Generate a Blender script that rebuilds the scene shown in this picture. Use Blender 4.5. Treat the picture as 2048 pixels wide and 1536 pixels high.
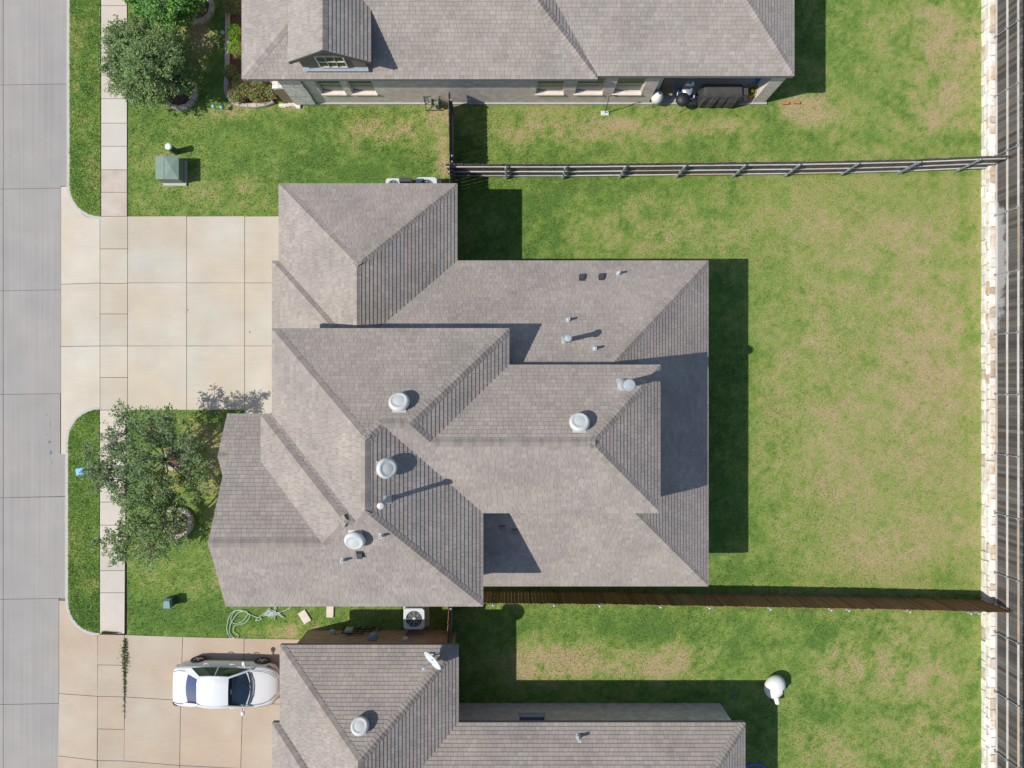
import bpy, math, random
import numpy as np
from mathutils import Vector, Matrix

random.seed(7)
rng = np.random.default_rng(7)
scene = bpy.context.scene
for o in list(bpy.data.objects):
    bpy.data.objects.remove(o)
COL = scene.collection

# ------------------------------------------------------------------ camera
CAM_H = 29.6            # metres above the lawn
FPX = 1421.0            # focal length in pixels of a 2048 px wide picture
cam_data = bpy.data.cameras.new('camera')
cam_data.sensor_fit = 'HORIZONTAL'
cam_data.sensor_width = 36.0
cam_data.lens = 36.0 * FPX / 2048.0
cam_data.clip_start = 0.5
cam_data.clip_end = 2000.0
cam = bpy.data.objects.new('camera', cam_data)
cam.location = (0, 0, CAM_H)
cam.rotation_euler = (0, 0, 0)
COL.objects.link(cam)
scene.camera = cam

# ------------------------------------------------------------------ light
SHADOW = Vector((0.845, 0.20, -1.0))        # where a shadow falls for one metre of height
ELEV = math.atan2(1.0, math.hypot(0.845, 0.20))
AZ = math.atan2(-0.845, -0.20)              # clockwise from +Y
world = bpy.data.worlds.new('World')
scene.world = world
world.use_nodes = True
wn = world.node_tree
bg = wn.nodes['Background']
sky = wn.nodes.new('ShaderNodeTexSky')
sky.sky_type = 'NISHITA'
sky.sun_disc = False
sky.sun_elevation = ELEV
sky.sun_rotation = AZ % (2 * math.pi)
sky.altitude = 200
sky.dust_density = 0.6
wn.links.new(sky.outputs[0], bg.inputs[0])
bg.inputs[1].default_value = 0.115
sun_data = bpy.data.lights.new('sun', 'SUN')
sun_data.energy = 4.15
sun_data.angle = math.radians(0.5)
sun_data.color = (1.0, 0.945, 0.865)
sun = bpy.data.objects.new('sun', sun_data)
sun.rotation_euler = SHADOW.to_track_quat('-Z', 'Y').to_euler()
sun.location = (-30, -8, 40)
COL.objects.link(sun)
scene.view_settings.view_transform = 'Standard'
scene.view_settings.look = 'None'
scene.view_settings.exposure = 0.30
scene.view_settings.gamma = 1.0
scene.view_settings.use_curve_mapping = False

# ------------------------------------------------------------------ helpers
def P(px, py, z=0.0):
    """photo pixel (2048 x 1536) at height z -> point in metres"""
    s = (CAM_H - z) / FPX
    return Vector(((px - 1024.0) * s, -(py - 768.0) * s, z))

def to_px(v):
    s = FPX / (CAM_H - v[2])
    return 1024 + v[0] * s, 768 - v[1] * s

U = 1.0 / 48.0          # ground pixels -> metres

def tag(o, label=None, cat=None, group=None, kind=None):
    if label: o['label'] = label
    if cat: o['category'] = cat
    if group: o['group'] = group
    if kind: o['kind'] = kind
    return o

def empty(name, loc=(0, 0, 0), label=None, cat=None, group=None, rz=0.0, kind=None):
    o = bpy.data.objects.new(name, None)
    o.empty_display_size = 0.2
    o.location = loc
    o.rotation_euler = (0, 0, rz)
    COL.objects.link(o)
    return tag(o, label, cat, group, kind)

def link(name, mesh, parent=None, loc=(0, 0, 0), rot=(0, 0, 0), mat=None):
    o = bpy.data.objects.new(name, mesh)
    if mat is not None and not mesh.materials:
        mesh.materials.append(mat)
    o.location = loc
    o.rotation_euler = rot
    COL.objects.link(o)
    if parent is not None:
        o.parent = parent
    return o

class MB:
    def __init__(self):
        self.v = []; self.f = []; self.t = []
    def add(self, vs, fs, t=0.5):
        b = len(self.v)
        self.v.extend([tuple(p) for p in vs])
        for f in fs:
            self.f.append(tuple(b + i for i in f)); self.t.append(t)
        return self
    def box(self, x0, x1, y0, y1, z0, z1, t=0.5):
        vs = [(x0,y0,z0),(x1,y0,z0),(x1,y1,z0),(x0,y1,z0),(x0,y0,z1),(x1,y0,z1),(x1,y1,z1),(x0,y1,z1)]
        return self.add(vs, [(0,3,2,1),(4,5,6,7),(0,1,5,4),(1,2,6,5),(2,3,7,6),(3,0,4,7)], t)
    def bbox(self, x0, x1, y0, y1, z0, z1, b=0.02):
        """box with chamfered top edges"""
        vs = [(x0,y0,z0),(x1,y0,z0),(x1,y1,z0),(x0,y1,z0),
              (x0,y0,z1-b),(x1,y0,z1-b),(x1,y1,z1-b),(x0,y1,z1-b),
              (x0+b,y0+b,z1),(x1-b,y0+b,z1),(x1-b,y1-b,z1),(x0+b,y1-b,z1)]
        return self.add(vs, [(0,3,2,1),(0,1,5,4),(1,2,6,5),(2,3,7,6),(3,0,4,7),
                             (4,5,9,8),(5,6,10,9),(6,7,11,10),(7,4,8,11),(8,9,10,11)])
    def prism(self, pts, z0, z1):
        """pts: list of (x,y) counter-clockwise; z1 number or list"""
        n = len(pts)
        zt = z1 if isinstance(z1, (list, tuple)) else [z1] * n
        zb = z0 if isinstance(z0, (list, tuple)) else [z0] * n
        a = sum(pts[i][0]*pts[(i+1)%n][1]-pts[(i+1)%n][0]*pts[i][1] for i in range(n))
        if a < 0:
            pts = pts[::-1]; zt = zt[::-1]; zb = zb[::-1]
        vs = [(p[0],p[1],z) for p, z in zip(pts, zb)] + [(p[0],p[1],z) for p, z in zip(pts, zt)]
        fs = [tuple(range(n-1,-1,-1)), tuple(range(n,2*n))]
        fs += [(i,(i+1)%n,n+(i+1)%n,n+i) for i in range(n)]
        return self.add(vs, fs)
    def tube(self, pts, r, sides=6, cap=True, t=0.5):
        pts = [Vector(p) for p in pts]
        n = len(pts)
        rr = r if isinstance(r, (list, tuple)) else [r]*n
        base = len(self.v)
        up = None
        for i in range(n):
            d = (pts[min(i+1,n-1)] - pts[max(i-1,0)])
            d = d.normalized() if d.length > 1e-9 else Vector((0,0,1))
            if up is None:
                up = Vector((0,0,1)) if abs(d.z) < .9 else Vector((1,0,0))
            a = d.cross(up)
            a = a.normalized() if a.length > 1e-6 else d.orthogonal().normalized()
            b = a.cross(d).normalized()
            up = b
            for k in range(sides):
                an = 2*math.pi*k/sides
                self.v.append(tuple(pts[i] + (a*math.cos(an)+b*math.sin(an))*rr[i]))
        for i in range(n-1):
            for k in range(sides):
                k2 = (k+1)%sides
                self.f.append((base+i*sides+k, base+i*sides+k2, base+(i+1)*sides+k2, base+(i+1)*sides+k)); self.t.append(t)
        if cap:
            self.f.append(tuple(base+k for k in range(sides-1,-1,-1))); self.t.append(t)
            self.f.append(tuple(base+(n-1)*sides+k for k in range(sides))); self.t.append(t)
        return self
    def lathe(self, prof, seg=20, M=None, cap=True):
        """prof: list of (r,z) bottom to top"""
        base = len(self.v)
        for r, z in prof:
            for k in range(seg):
                a = 2*math.pi*k/seg
                p = Vector((r*math.cos(a), r*math.sin(a), z))
                self.v.append(tuple(M @ p if M is not None else p))
        for i in range(len(prof)-1):
            for k in range(seg):
                k2 = (k+1)%seg
                self.f.append((base+i*seg+k, base+i*seg+k2, base+(i+1)*seg+k2, base+(i+1)*seg+k)); self.t.append(.5)
        if cap:
            self.f.append(tuple(base+k for k in range(seg-1,-1,-1))); self.t.append(.5)
            self.f.append(tuple(base+(len(prof)-1)*seg+k for k in range(seg))); self.t.append(.5)
        return self
    def mesh(self, name, mat=None, smooth=False, tint=False):
        me = bpy.data.meshes.new(name)
        me.from_pydata(self.v, [], self.f)
        if mat: me.materials.append(mat)
        if tint:
            at = me.attributes.new('tint', 'FLOAT', 'FACE')
            at.data.foreach_set('value', np.array(self.t, dtype=np.float32))
        if smooth:
            me.polygons.foreach_set('use_smooth', [True]*len(me.polygons))
        me.update()
        return me
    def build(self, name, mat, parent=None, loc=(0,0,0), rot=(0,0,0), smooth=False, tint=False):
        return link(name, self.mesh(name, mat, smooth, tint), parent, loc, rot)

def smooth_by_angle(o, deg=40):
    try:
        o.data.set_sharp_from_angle(angle=math.radians(deg))
    except Exception:
        pass

# ------------------------------------------------------------------ materials
MATS = {}
def pmat(name, col, rough=0.8, var=0.12, scale=6.0, detail=4.0, bump=0.0, bscale=None, metal=0.0,
         col2=None, mix_scale=1.2, objrand=0.0, stretch=None, tint=0.0, spec=0.5, coord='pos', streak=None, coat=0.0):
    """procedural material: colour broken up by world-space noise, optional second colour, per object and per face variation"""
    m = bpy.data.materials.new(name)
    m.use_nodes = True
    nt = m.node_tree; N = nt.nodes; L = nt.links
    b = N['Principled BSDF']
    b.inputs['Roughness'].default_value = rough
    b.inputs['Metallic'].default_value = metal
    b.inputs['Specular IOR Level'].default_value = spec
    if coat: b.inputs['Coat Weight'].default_value = coat
    if coord == 'pos':
        g = N.new('ShaderNodeNewGeometry'); vec = g.outputs['Position']
    else:
        g = N.new('ShaderNodeTexCoord'); vec = g.outputs['Object']
    if stretch:
        mp = N.new('ShaderNodeMapping'); mp.inputs['Scale'].default_value = stretch
        L.new(vec, mp.inputs['Vector']); vec = mp.outputs['Vector']
    n1 = N.new('ShaderNodeTexNoise'); n1.inputs['Scale'].default_value = scale; n1.inputs['Detail'].default_value = detail
    L.new(vec, n1.inputs['Vector'])
    base = N.new('ShaderNodeRGB'); base.outputs[0].default_value = (*col, 1); c = base.outputs[0]
    if col2 is not None:
        n2 = N.new('ShaderNodeTexNoise'); n2.inputs['Scale'].default_value = mix_scale; n2.inputs['Detail'].default_value = 5
        L.new(vec, n2.inputs['Vector'])
        rp = N.new('ShaderNodeMapRange'); rp.inputs[1].default_value = .42; rp.inputs[2].default_value = .62
        L.new(n2.outputs[0], rp.inputs[0])
        mx = N.new('ShaderNodeMix'); mx.data_type = 'RGBA'
        L.new(rp.outputs[0], mx.inputs[0]); L.new(c, mx.inputs[6]); mx.inputs[7].default_value = (*col2, 1)
        c = mx.outputs[2]
    def scale_by(sock, lo, hi, c, fmin=0.25, fmax=0.75):
        mr = N.new('ShaderNodeMapRange'); mr.inputs[1].default_value = fmin; mr.inputs[2].default_value = fmax
        mr.inputs[3].default_value = lo; mr.inputs[4].default_value = hi; mr.clamp = False
        L.new(sock, mr.inputs[0])
        vm = N.new('ShaderNodeVectorMath'); vm.operation = 'SCALE'
        L.new(c, vm.inputs[0]); L.new(mr.outputs[0], vm.inputs['Scale'])
        return vm.outputs[0]
    if var: c = scale_by(n1.outputs[0], 1-var, 1+var, c)
    if streak:
        mp2 = N.new('ShaderNodeMapping'); mp2.inputs['Scale'].default_value = streak[0]
        L.new(g.outputs[0] if coord == 'pos' else g.outputs['Object'], mp2.inputs['Vector'])
        n3 = N.new('ShaderNodeTexNoise'); n3.inputs['Scale'].default_value = 1.0; n3.inputs['Detail'].default_value = 3
        L.new(mp2.outputs[0], n3.inputs['Vector'])
        c = scale_by(n3.outputs[0], 1-streak[1], 1+streak[1], c)
    if objrand:
        oi = N.new('ShaderNodeObjectInfo')
        c = scale_by(oi.outputs['Random'], 1-objrand, 1+objrand, c, 0, 1)
    if tint:
        at = N.new('ShaderNodeAttribute'); at.attribute_name = 'tint'
        c = scale_by(at.outputs['Fac'], 1-tint, 1+tint, c, 0, 1)
    L.new(c, b.inputs['Base Color'])
    if bump:
        bn = N.new('ShaderNodeTexNoise'); bn.inputs['Scale'].default_value = bscale or scale*4; bn.inputs['Detail'].default_value = 3
        L.new(vec, bn.inputs['Vector'])
        bp = N.new('ShaderNodeBump'); bp.inputs['Strength'].default_value = bump; bp.inputs['Distance'].default_value = 0.02
        L.new(bn.outputs[0], bp.inputs['Height']); L.new(bp.outputs[0], b.inputs['Normal'])
    MATS[name] = m
    return m

def attr_mat(name, rough=0.9, var=0.25, scale=14.0, gain=1.0, transl=0.0, big=0.0):
    """colour from the mesh colour attribute 'col', broken up by fine noise"""
    m = bpy.data.materials.new(name); m.use_nodes = True
    nt = m.node_tree; N = nt.nodes; L = nt.links
    b = N['Principled BSDF']; b.inputs['Roughness'].default_value = rough
    b.inputs['Specular IOR Level'].default_value = 0.25
    at = N.new('ShaderNodeAttribute'); at.attribute_name = 'col'
    g = N.new('ShaderNodeNewGeometry')
    n1 = N.new('ShaderNodeTexNoise'); n1.inputs['Scale'].default_value = scale; n1.inputs['Detail'].default_value = 5; n1.inputs['Roughness'].default_value = .65
    L.new(g.outputs['Position'], n1.inputs['Vector'])
    mr = N.new('ShaderNodeMapRange'); mr.inputs[1].default_value = .25; mr.inputs[2].default_value = .75
    mr.inputs[3].default_value = gain*(1-var); mr.inputs[4].default_value = gain*(1+var); mr.clamp = False
    L.new(n1.outputs[0], mr.inputs[0])
    vm = N.new('ShaderNodeVectorMath'); vm.operation = 'SCALE'
    L.new(at.outputs['Color'], vm.inputs[0]); L.new(mr.outputs[0], vm.inputs['Scale'])
    L.new(vm.outputs[0], b.inputs['Base Color'])
    if transl:
        tr = N.new('ShaderNodeBsdfTranslucent'); L.new(vm.outputs[0], tr.inputs[0])
        ms = N.new('ShaderNodeMixShader'); ms.inputs[0].default_value = transl
        out = N['Material Output']
        L.new(b.outputs[0], ms.inputs[1]); L.new(tr.outputs[0], ms.inputs[2]); L.new(ms.outputs[0], out.inputs[0])
    MATS[name] = m
    return m

def brick_mat(name, c1, c2, mortar, xaxis=True):
    m = bpy.data.materials.new(name); m.use_nodes = True
    nt = m.node_tree; N = nt.nodes; L = nt.links
    b = N['Principled BSDF']; b.inputs['Roughness'].default_value = .9
    g = N.new('ShaderNodeNewGeometry')
    sp = N.new('ShaderNodeSeparateXYZ'); L.new(g.outputs['Position'], sp.inputs[0])
    cb = N.new('ShaderNodeCombineXYZ')
    add = N.new('ShaderNodeMath'); add.operation = 'ADD'
    L.new(sp.outputs[0], add.inputs[0]); L.new(sp.outputs[1], add.inputs[1])
    L.new(add.outputs[0], cb.inputs[0]); L.new(sp.outputs[2], cb.inputs[1])
    br = N.new('ShaderNodeTexBrick')
    br.inputs['Color1'].default_value = (*c1, 1); br.inputs['Color2'].default_value = (*c2, 1); br.inputs['Mortar'].default_value = (*mortar, 1)
    br.inputs['Scale'].default_value = 1.0; br.inputs['Brick Width'].default_value = .2; br.inputs['Row Height'].default_value = .075
    br.inputs['Mortar Size'].default_value = .009
    L.new(cb.outputs[0], br.inputs['Vector'])
    n = N.new('ShaderNodeTexNoise'); n.inputs['Scale'].default_value = 3.0; n.inputs['Detail'].default_value = 4
    L.new(g.outputs['Position'], n.inputs['Vector'])
    mr = N.new('ShaderNodeMapRange'); mr.inputs[1].default_value = .25; mr.inputs[2].default_value = .75; mr.inputs[3].default_value = .8; mr.inputs[4].default_value = 1.2
    L.new(n.outputs[0], mr.inputs[0])
    vm = N.new('ShaderNodeVectorMath'); vm.operation = 'SCALE'
    L.new(br.outputs[0], vm.inputs[0]); L.new(mr.outputs[0], vm.inputs['Scale'])
    L.new(vm.outputs[0], b.inputs['Base Color'])
    bp = N.new('ShaderNodeBump'); bp.inputs['Strength'].default_value = .6; bp.inputs['Distance'].default_value = .01; bp.invert = True
    L.new(br.outputs['Fac'], bp.inputs['Height']); L.new(bp.outputs[0], b.inputs['Normal'])
    MATS[name] = m
    return m

M_SHINGLE = pmat('shingle', (0.315, 0.276, 0.244), .92, .12, .8, 6, bump=.5, bscale=90, tint=.115, spec=.2,
                 col2=(0.288, 0.256, 0.232), mix_scale=.5)
M_SHINGLE_T = pmat('shingle_grey', (0.318, 0.284, 0.252), .92, .12, .8, 6, bump=.5, bscale=90, tint=.115, spec=.2,
                 col2=(0.295, 0.268, 0.242), mix_scale=.5)
M_CAP = pmat('ridge_shingle', (0.318, 0.279, 0.248), .92, .10, 2.0, 4, bump=.5, bscale=90, spec=.2, tint=.14, objrand=.13)
M_DECK = pmat('roof_edge', (0.20, 0.185, 0.18), .9, .08, 3)
M_FASCIA = pmat('brown_fascia', (0.09, 0.078, 0.07), .6, .08, 3)
M_BRICK = brick_mat('pale_brick', (0.56, 0.46, 0.40), (0.66, 0.58, 0.51), (0.64, 0.58, 0.52))
M_BRICK2 = brick_mat('tan_brick', (0.30, 0.25, 0.21), (0.38, 0.33, 0.28), (0.40, 0.38, 0.35))
M_BRICK3 = brick_mat('red_brown_brick', (0.40, 0.20, 0.12), (0.50, 0.29, 0.19), (0.40, 0.33, 0.27))
M_LIME = pmat('limestone', (0.58, 0.55, 0.49), .9, .14, 5, 5, bump=.5, bscale=25, objrand=.12)
M_STONE = pmat('cream_limestone', (0.70, 0.68, 0.63), .9, .14, 6, 5, bump=.6, bscale=22, objrand=.14, col2=(0.62, 0.565, 0.49), mix_scale=1.6)
M_STONE_TAN = pmat('stained_limestone', (0.56, 0.49, 0.41), .9, .2, 6, 5, bump=.6, bscale=22, objrand=.16, col2=(0.42, 0.32, 0.22), mix_scale=1.3)
M_MORTAR = pmat('mortar', (0.36, 0.32, 0.27), .95, .15, 9, bump=.4)
M_SLAB = pmat('driveway_concrete', (0.452, 0.392, 0.305), .85, .07, .9, 6, bump=.15, bscale=60, objrand=.05,
              col2=(0.463, 0.432, 0.368), mix_scale=.35, streak=((1.2, 9, 1), .03))
M_SLAB_S = pmat('tan_driveway_concrete', (0.395, 0.312, 0.232), .85, .08, .9, 6, bump=.15, bscale=60, objrand=.05,
              col2=(0.40, 0.345, 0.272), mix_scale=.35, streak=((1.2, 9, 1), .03))
M_WALK = pmat('sidewalk_concrete', (0.50, 0.435, 0.37), .85, .06, 1.5, 6, bump=.2, bscale=60, objrand=.07,
              col2=(0.47, 0.43, 0.375), mix_scale=.45)
M_WALK_G = pmat('grey_sidewalk_concrete', (0.485, 0.455, 0.40), .85, .05, 1.5, 6, bump=.2, bscale=60, objrand=.05, col2=(0.465, 0.43, 0.375), mix_scale=.45)
M_WALK_T = pmat('tan_sidewalk_concrete', (0.46, 0.395, 0.335), .85, .09, 1.5, 6, bump=.2, bscale=60, objrand=.05, col2=(0.39, 0.33, 0.28), mix_scale=1.1)
M_ROAD = pmat('road_concrete', (0.300, 0.283, 0.262), .88, .07, .8, 6, bump=.25, bscale=50, objrand=.025,
              col2=(0.28, 0.268, 0.255), mix_scale=.35, streak=((11, .12, 1), .075))
M_KERB = pmat('kerb_concrete', (0.41, 0.395, 0.37), .85, .08, 2.0, 5, bump=.2, bscale=50)
M_JOINT = pmat('joint_filler', (0.075, 0.06, 0.05), .95, .3, 6)
M_JOINT_R = pmat('road_joint', (0.15, 0.14, 0.13), .95, .3, 6)
M_WOOD_E = pmat('weathered_cedar', (0.088, 0.075, 0.064), .9, .28, 3.0, 5, objrand=.48, stretch=(12, 12, 1.0), bump=.3, bscale=8, col2=(0.094, 0.09, 0.088), mix_scale=.5)
def add_stain(m, cy, cz, ry, rz, col):
    nt = m.node_tree; N = nt.nodes; L = nt.links
    b = N['Principled BSDF']; src = b.inputs['Base Color'].links[0].from_socket
    g = N.new('ShaderNodeNewGeometry'); sp = N.new('ShaderNodeSeparateXYZ'); L.new(g.outputs['Position'], sp.inputs[0])
    def mth(op, a, bb):
        n = N.new('ShaderNodeMath'); n.operation = op
        for k, v in enumerate((a, bb)):
            if isinstance(v, (int, float)): n.inputs[k].default_value = v
            else: L.new(v, n.inputs[k])
        return n.outputs[0]
    y = mth('DIVIDE', mth('SUBTRACT', sp.outputs[1], cy), ry); z = mth('DIVIDE', mth('SUBTRACT', sp.outputs[2], cz), rz)
    d = mth('ADD', mth('MULTIPLY', y, y), mth('MULTIPLY', z, z))
    ns = N.new('ShaderNodeTexNoise'); ns.inputs['Scale'].default_value = 2.2; ns.inputs['Detail'].default_value = 6; L.new(g.outputs['Position'], ns.inputs['Vector'])
    f = mth('ADD', mth('SUBTRACT', 1.0, d), mth('MULTIPLY', mth('SUBTRACT', ns.outputs[0], .5), 2.2))
    mr = N.new('ShaderNodeMapRange'); mr.inputs[1].default_value = .1; mr.inputs[2].default_value = .5; mr.inputs[4].default_value = .8; L.new(f, mr.inputs[0])
    mx = N.new('ShaderNodeMix'); mx.data_type = 'RGBA'; L.new(mr.outputs[0], mx.inputs[0]); L.new(src, mx.inputs[6]); mx.inputs[7].default_value = (*col, 1)
    L.new(mx.outputs[2], b.inputs['Base Color'])
add_stain(M_WOOD_E, 5.0, .55, 2.6, .72, (.36, .355, .36))
M_WOOD_N = pmat('dark_cedar', (0.12, 0.102, 0.088), .9, .25, 3.0, 5, objrand=.25, stretch=(10, 10, 1.0), bump=.3, bscale=8)
M_WOOD_S = pmat('brown_cedar', (0.24, 0.125, 0.05), .9, .25, 3.0, 5, objrand=.30, stretch=(10, 10, 1.0), bump=.3, bscale=8)
M_RAIL = pmat('grey_fence_rail', (0.48, 0.455, 0.435), .85, .16, 3.0, 5, objrand=.12)
M_RAIL_TAN = pmat('tan_fence_rail', (0.42, 0.34, 0.26), .85, .16, 3.0, 5, objrand=.15)
M_POST = pmat('galvanised_post', (0.30, 0.33, 0.36), .5, .1, 5, metal=.35)
M_GALV = pmat('galvanised_metal', (0.40, 0.43, 0.45), .5, .12, 9, metal=.35)
M_LEAD = pmat('lead_flashing', (0.42, 0.45, 0.46), .6, .15, 9, metal=.2)
M_VENTW = pmat('white_vent_metal', (0.50, 0.515, 0.50), .5, .06, 4, 4)
M_VENTD = pmat('dark_vent', (0.045, 0.048, 0.055), .6, .1, 6)
M_GREEN = pmat('transformer_green', (0.155, 0.225, 0.175), .55, .08, 3, 5, col2=(0.14, 0.205, 0.165), mix_scale=2)
M_PALEGREEN = pmat('pale_green_cap', (0.55, 0.68, 0.58), .5, .06, 6)
M_TEAL = pmat('teal_plastic', (0.10, 0.22, 0.24), .5, .08, 6)
M_DARKGREEN = pmat('dark_green_plastic', (0.035, 0.08, 0.055), .5, .1, 6)
M_ACW = pmat('ac_grey_paint', (0.52, 0.56, 0.57), .5, .05, 4)
M_ACD = pmat('ac_dark', (0.03, 0.032, 0.035), .6, .1, 6)
M_WHITE = pmat('white_plastic', (0.72, 0.72, 0.69), .45, .04, 4)
M_CAR = pmat('white_car_paint', (0.64, 0.65, 0.655), .32, .01, 2, coat=.6)
M_GLASS = pmat('glass_painted_sky', (0.045, 0.055, 0.13), .06, .05, 2, spec=.8)  # blue of the reflected sky is painted into the base colour
M_SCREEN = bpy.data.materials.new('clear_windscreen'); M_SCREEN.use_nodes = True
_n = M_SCREEN.node_tree; _N = _n.nodes
_t = _N.new('ShaderNodeBsdfTransparent'); _t.inputs[0].default_value = (.82, .87, .9, 1)
_g = _N.new('ShaderNodeBsdfGlossy'); _g.inputs['Roughness'].default_value = .03
_f = _N.new('ShaderNodeFresnel'); _f.inputs[0].default_value = 1.6
_m = _N.new('ShaderNodeMixShader')
_n.links.new(_f.outputs[0], _m.inputs[0]); _n.links.new(_t.outputs[0], _m.inputs[1]); _n.links.new(_g.outputs[0], _m.inputs[2]); _n.links.new(_m.outputs[0], _N['Material Output'].inputs[0])
M_GLASSG = pmat('green_glass', (0.02, 0.05, 0.025), .08, .25, 5, spec=.7)
M_WINGREEN = pmat('upper_pane_green', (0.03, 0.085, 0.05), .25, .25, 3, spec=.6)  # dark green colour of the upper sash panes
M_WINGREY = pmat('window_blind_grey', (0.075, 0.10, 0.095), .25, .12, 2, spec=.6)
M_RUBBER = pmat('tyre_rubber', (0.018, 0.018, 0.019), .8, .1, 8)
M_ALLOY = pmat('alloy_wheel', (0.45, 0.45, 0.46), .35, .05, 6, metal=.7)
M_BLACK = pmat('black_plastic', (0.018, 0.018, 0.02), .55, .1, 8)
M_LAMP = pmat('headlamp_lens', (0.12, 0.13, 0.15), .12, .05, 6, spec=.8)
M_TAIL = pmat('tail_lamp', (0.12, 0.012, 0.012), .2, .05, 6)
M_MIRRORGLASS = pmat('dashboard', (0.10, 0.12, 0.13), .5, .2, 4)
M_COVER = pmat('grill_cover_fabric', (0.055, 0.053, 0.05), .85, .15, 5, bump=.3, bscale=30)
M_BLUE = pmat('blue_paint', (0.06, 0.12, 0.40), .4, .08, 5)
M_BLUEGREY = pmat('blue_grey_paint', (0.22, 0.26, 0.42), .5, .08, 5)
M_BLUEHOSE = pmat('blue_hoop', (0.10, 0.10, 0.75), .4, .05, 5)
M_SKYBLUE = pmat('sky_blue_marking', (0.16, 0.42, 0.85), .6, .25, 20)
M_ORANGE = pmat('orange_pot', (0.62, 0.24, 0.02), .55, .1, 6)
M_CHROME = pmat('brushed_steel', (0.62, 0.63, 0.65), .3, .04, 5, metal=.6)
M_TANSTUCCO = pmat('tan_stucco', (0.24, 0.18, 0.11), .9, .1, 6, bump=.3, bscale=40)
M_SIDING = pmat('brown_siding', (0.17, 0.14, 0.12), .7, .1, 4, streak=((1, 1, 40), .1))
M_TRIM = pmat('cream_trim', (0.66, 0.60, 0.52), .6, .05, 4)
M_SILL = pmat('cast_stone_sill', (0.62, 0.52, 0.43), .8, .08, 5)
M_MULCH = pmat('brown_mulch', (0.13, 0.07, 0.042), .95, .5, 12, 6, bump=.8, bscale=30)
M_BARK = pmat('grey_bark', (0.17, 0.14, 0.11), .9, .25, 9, 5, bump=.6, bscale=30)
M_TWIG = pmat('pale_twig', (0.30, 0.27, 0.20), .9, .2, 9)
M_BRICKRED = pmat('red_brick', (0.42, 0.17, 0.10), .9, .15, 12, bump=.3)
M_PAVER = pmat('pale_paver', (0.60, 0.53, 0.45), .9, .1, 6, bump=.3)
M_HOSE = pmat('grey_green_hose', (0.48, 0.55, 0.50), .5, .1, 6)
M_TERRA = pmat('pink_terracotta', (0.46, 0.28, 0.21), .8, .1, 6)
M_BRONZE = pmat('dark_wire', (0.03, 0.028, 0.025), .5, .1, 6, metal=.4)
M_GRASS = attr_mat('lawn_soil_and_thatch', .95, .30, 16.0, .92)
M_BLADE = attr_mat('grass_blades', .75, .12, 5.0, 1.12, transl=.22)
M_LEAF = attr_mat('leaves', .55, .15, 6.0, 1.0, transl=.28)

# ------------------------------------------------------------------ value noise for colour maps
_tab = rng.random((256, 256))
def vnoise(x, y, s):
    x = np.asarray(x)*s + 1000.0; y = np.asarray(y)*s + 1000.0
    xi = np.floor(x).astype(int); yi = np.floor(y).astype(int)
    fx = x-xi; fy = y-yi
    fx = fx*fx*(3-2*fx); fy = fy*fy*(3-2*fy)
    a = _tab[xi & 255, yi & 255]; b = _tab[(xi+1) & 255, yi & 255]
    c = _tab[xi & 255, (yi+1) & 255]; d = _tab[(xi+1) & 255, (yi+1) & 255]
    return (a*(1-fx)+b*fx)*(1-fy) + (c*(1-fx)+d*fx)*fy
def fbm(x, y, s, o=4, seed=0.0):
    v = 0; a = .5; t = 0
    for i in range(o):
        v = v + a*vnoise(np.asarray(x)+seed+i*17.3, np.asarray(y)-seed+i*9.1, s*2**i); t += a; a *= .55
    return v/t

# dry patches seen in the lawn: centre x, y, radii (pixels), strength
DRY = [(765,262,70,26,.75),(1190,258,190,26,.8),(1080,228,80,20,.45),(1330,215,60,18,.35),(1610,222,55,28,1.0),
       (1430,255,90,22,.5),(1120,1325,110,38,.95),(1320,1325,90,34,.95),(1230,1335,60,22,.6),(1910,110,70,110,.62),(1870,230,80,45,.5),
       (1760,55,55,40,.25),(1890,40,70,40,.45),(1780,480,230,110,.22),(1860,700,120,260,.34),(1700,900,150,150,.2),(1880,1050,80,90,.3),
       (1600,620,120,150,.16),(1300,460,260,50,.22),(1650,430,250,60,.15),(1820,1330,110,110,.42),(1690,1320,60,60,.42),(1660,1500,60,40,.45),(1880,1480,70,70,.4),
       (400,70,40,40,.85),(395,125,35,30,.5),(450,225,50,14,.5),(560,218,40,10,.6),(880,235,30,30,.7),(885,330,16,60,.85),
       (420,900,60,80,.45),(340,965,40,30,.4),(440,1000,30,60,.5),(400,1170,60,20,.25),(185,345,14,40,.25),(150,90,12,60,.2),
       (180,1170,14,20,.35),(560,1262,60,12,.5),(640,1262,30,14,.6),(335,318,26,8,.7),(460,380,60,20,.3),(500,400,60,25,.25),
       (1760,1100,90,50,.35),(1560,830,50,200,.2)]
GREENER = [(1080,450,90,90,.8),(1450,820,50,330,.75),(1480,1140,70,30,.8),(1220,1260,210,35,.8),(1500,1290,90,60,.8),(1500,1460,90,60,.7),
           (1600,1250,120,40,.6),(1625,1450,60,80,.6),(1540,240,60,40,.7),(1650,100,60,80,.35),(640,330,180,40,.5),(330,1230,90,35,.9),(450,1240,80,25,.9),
           (170,1230,30,40,.9),(700,230,120,20,.4),(300,240,60,30,.5),(1900,1120,40,100,.4),(1930,560,14,260,.35),(1160,370,170,12,.5),(500,260,90,50,.35)]
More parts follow.
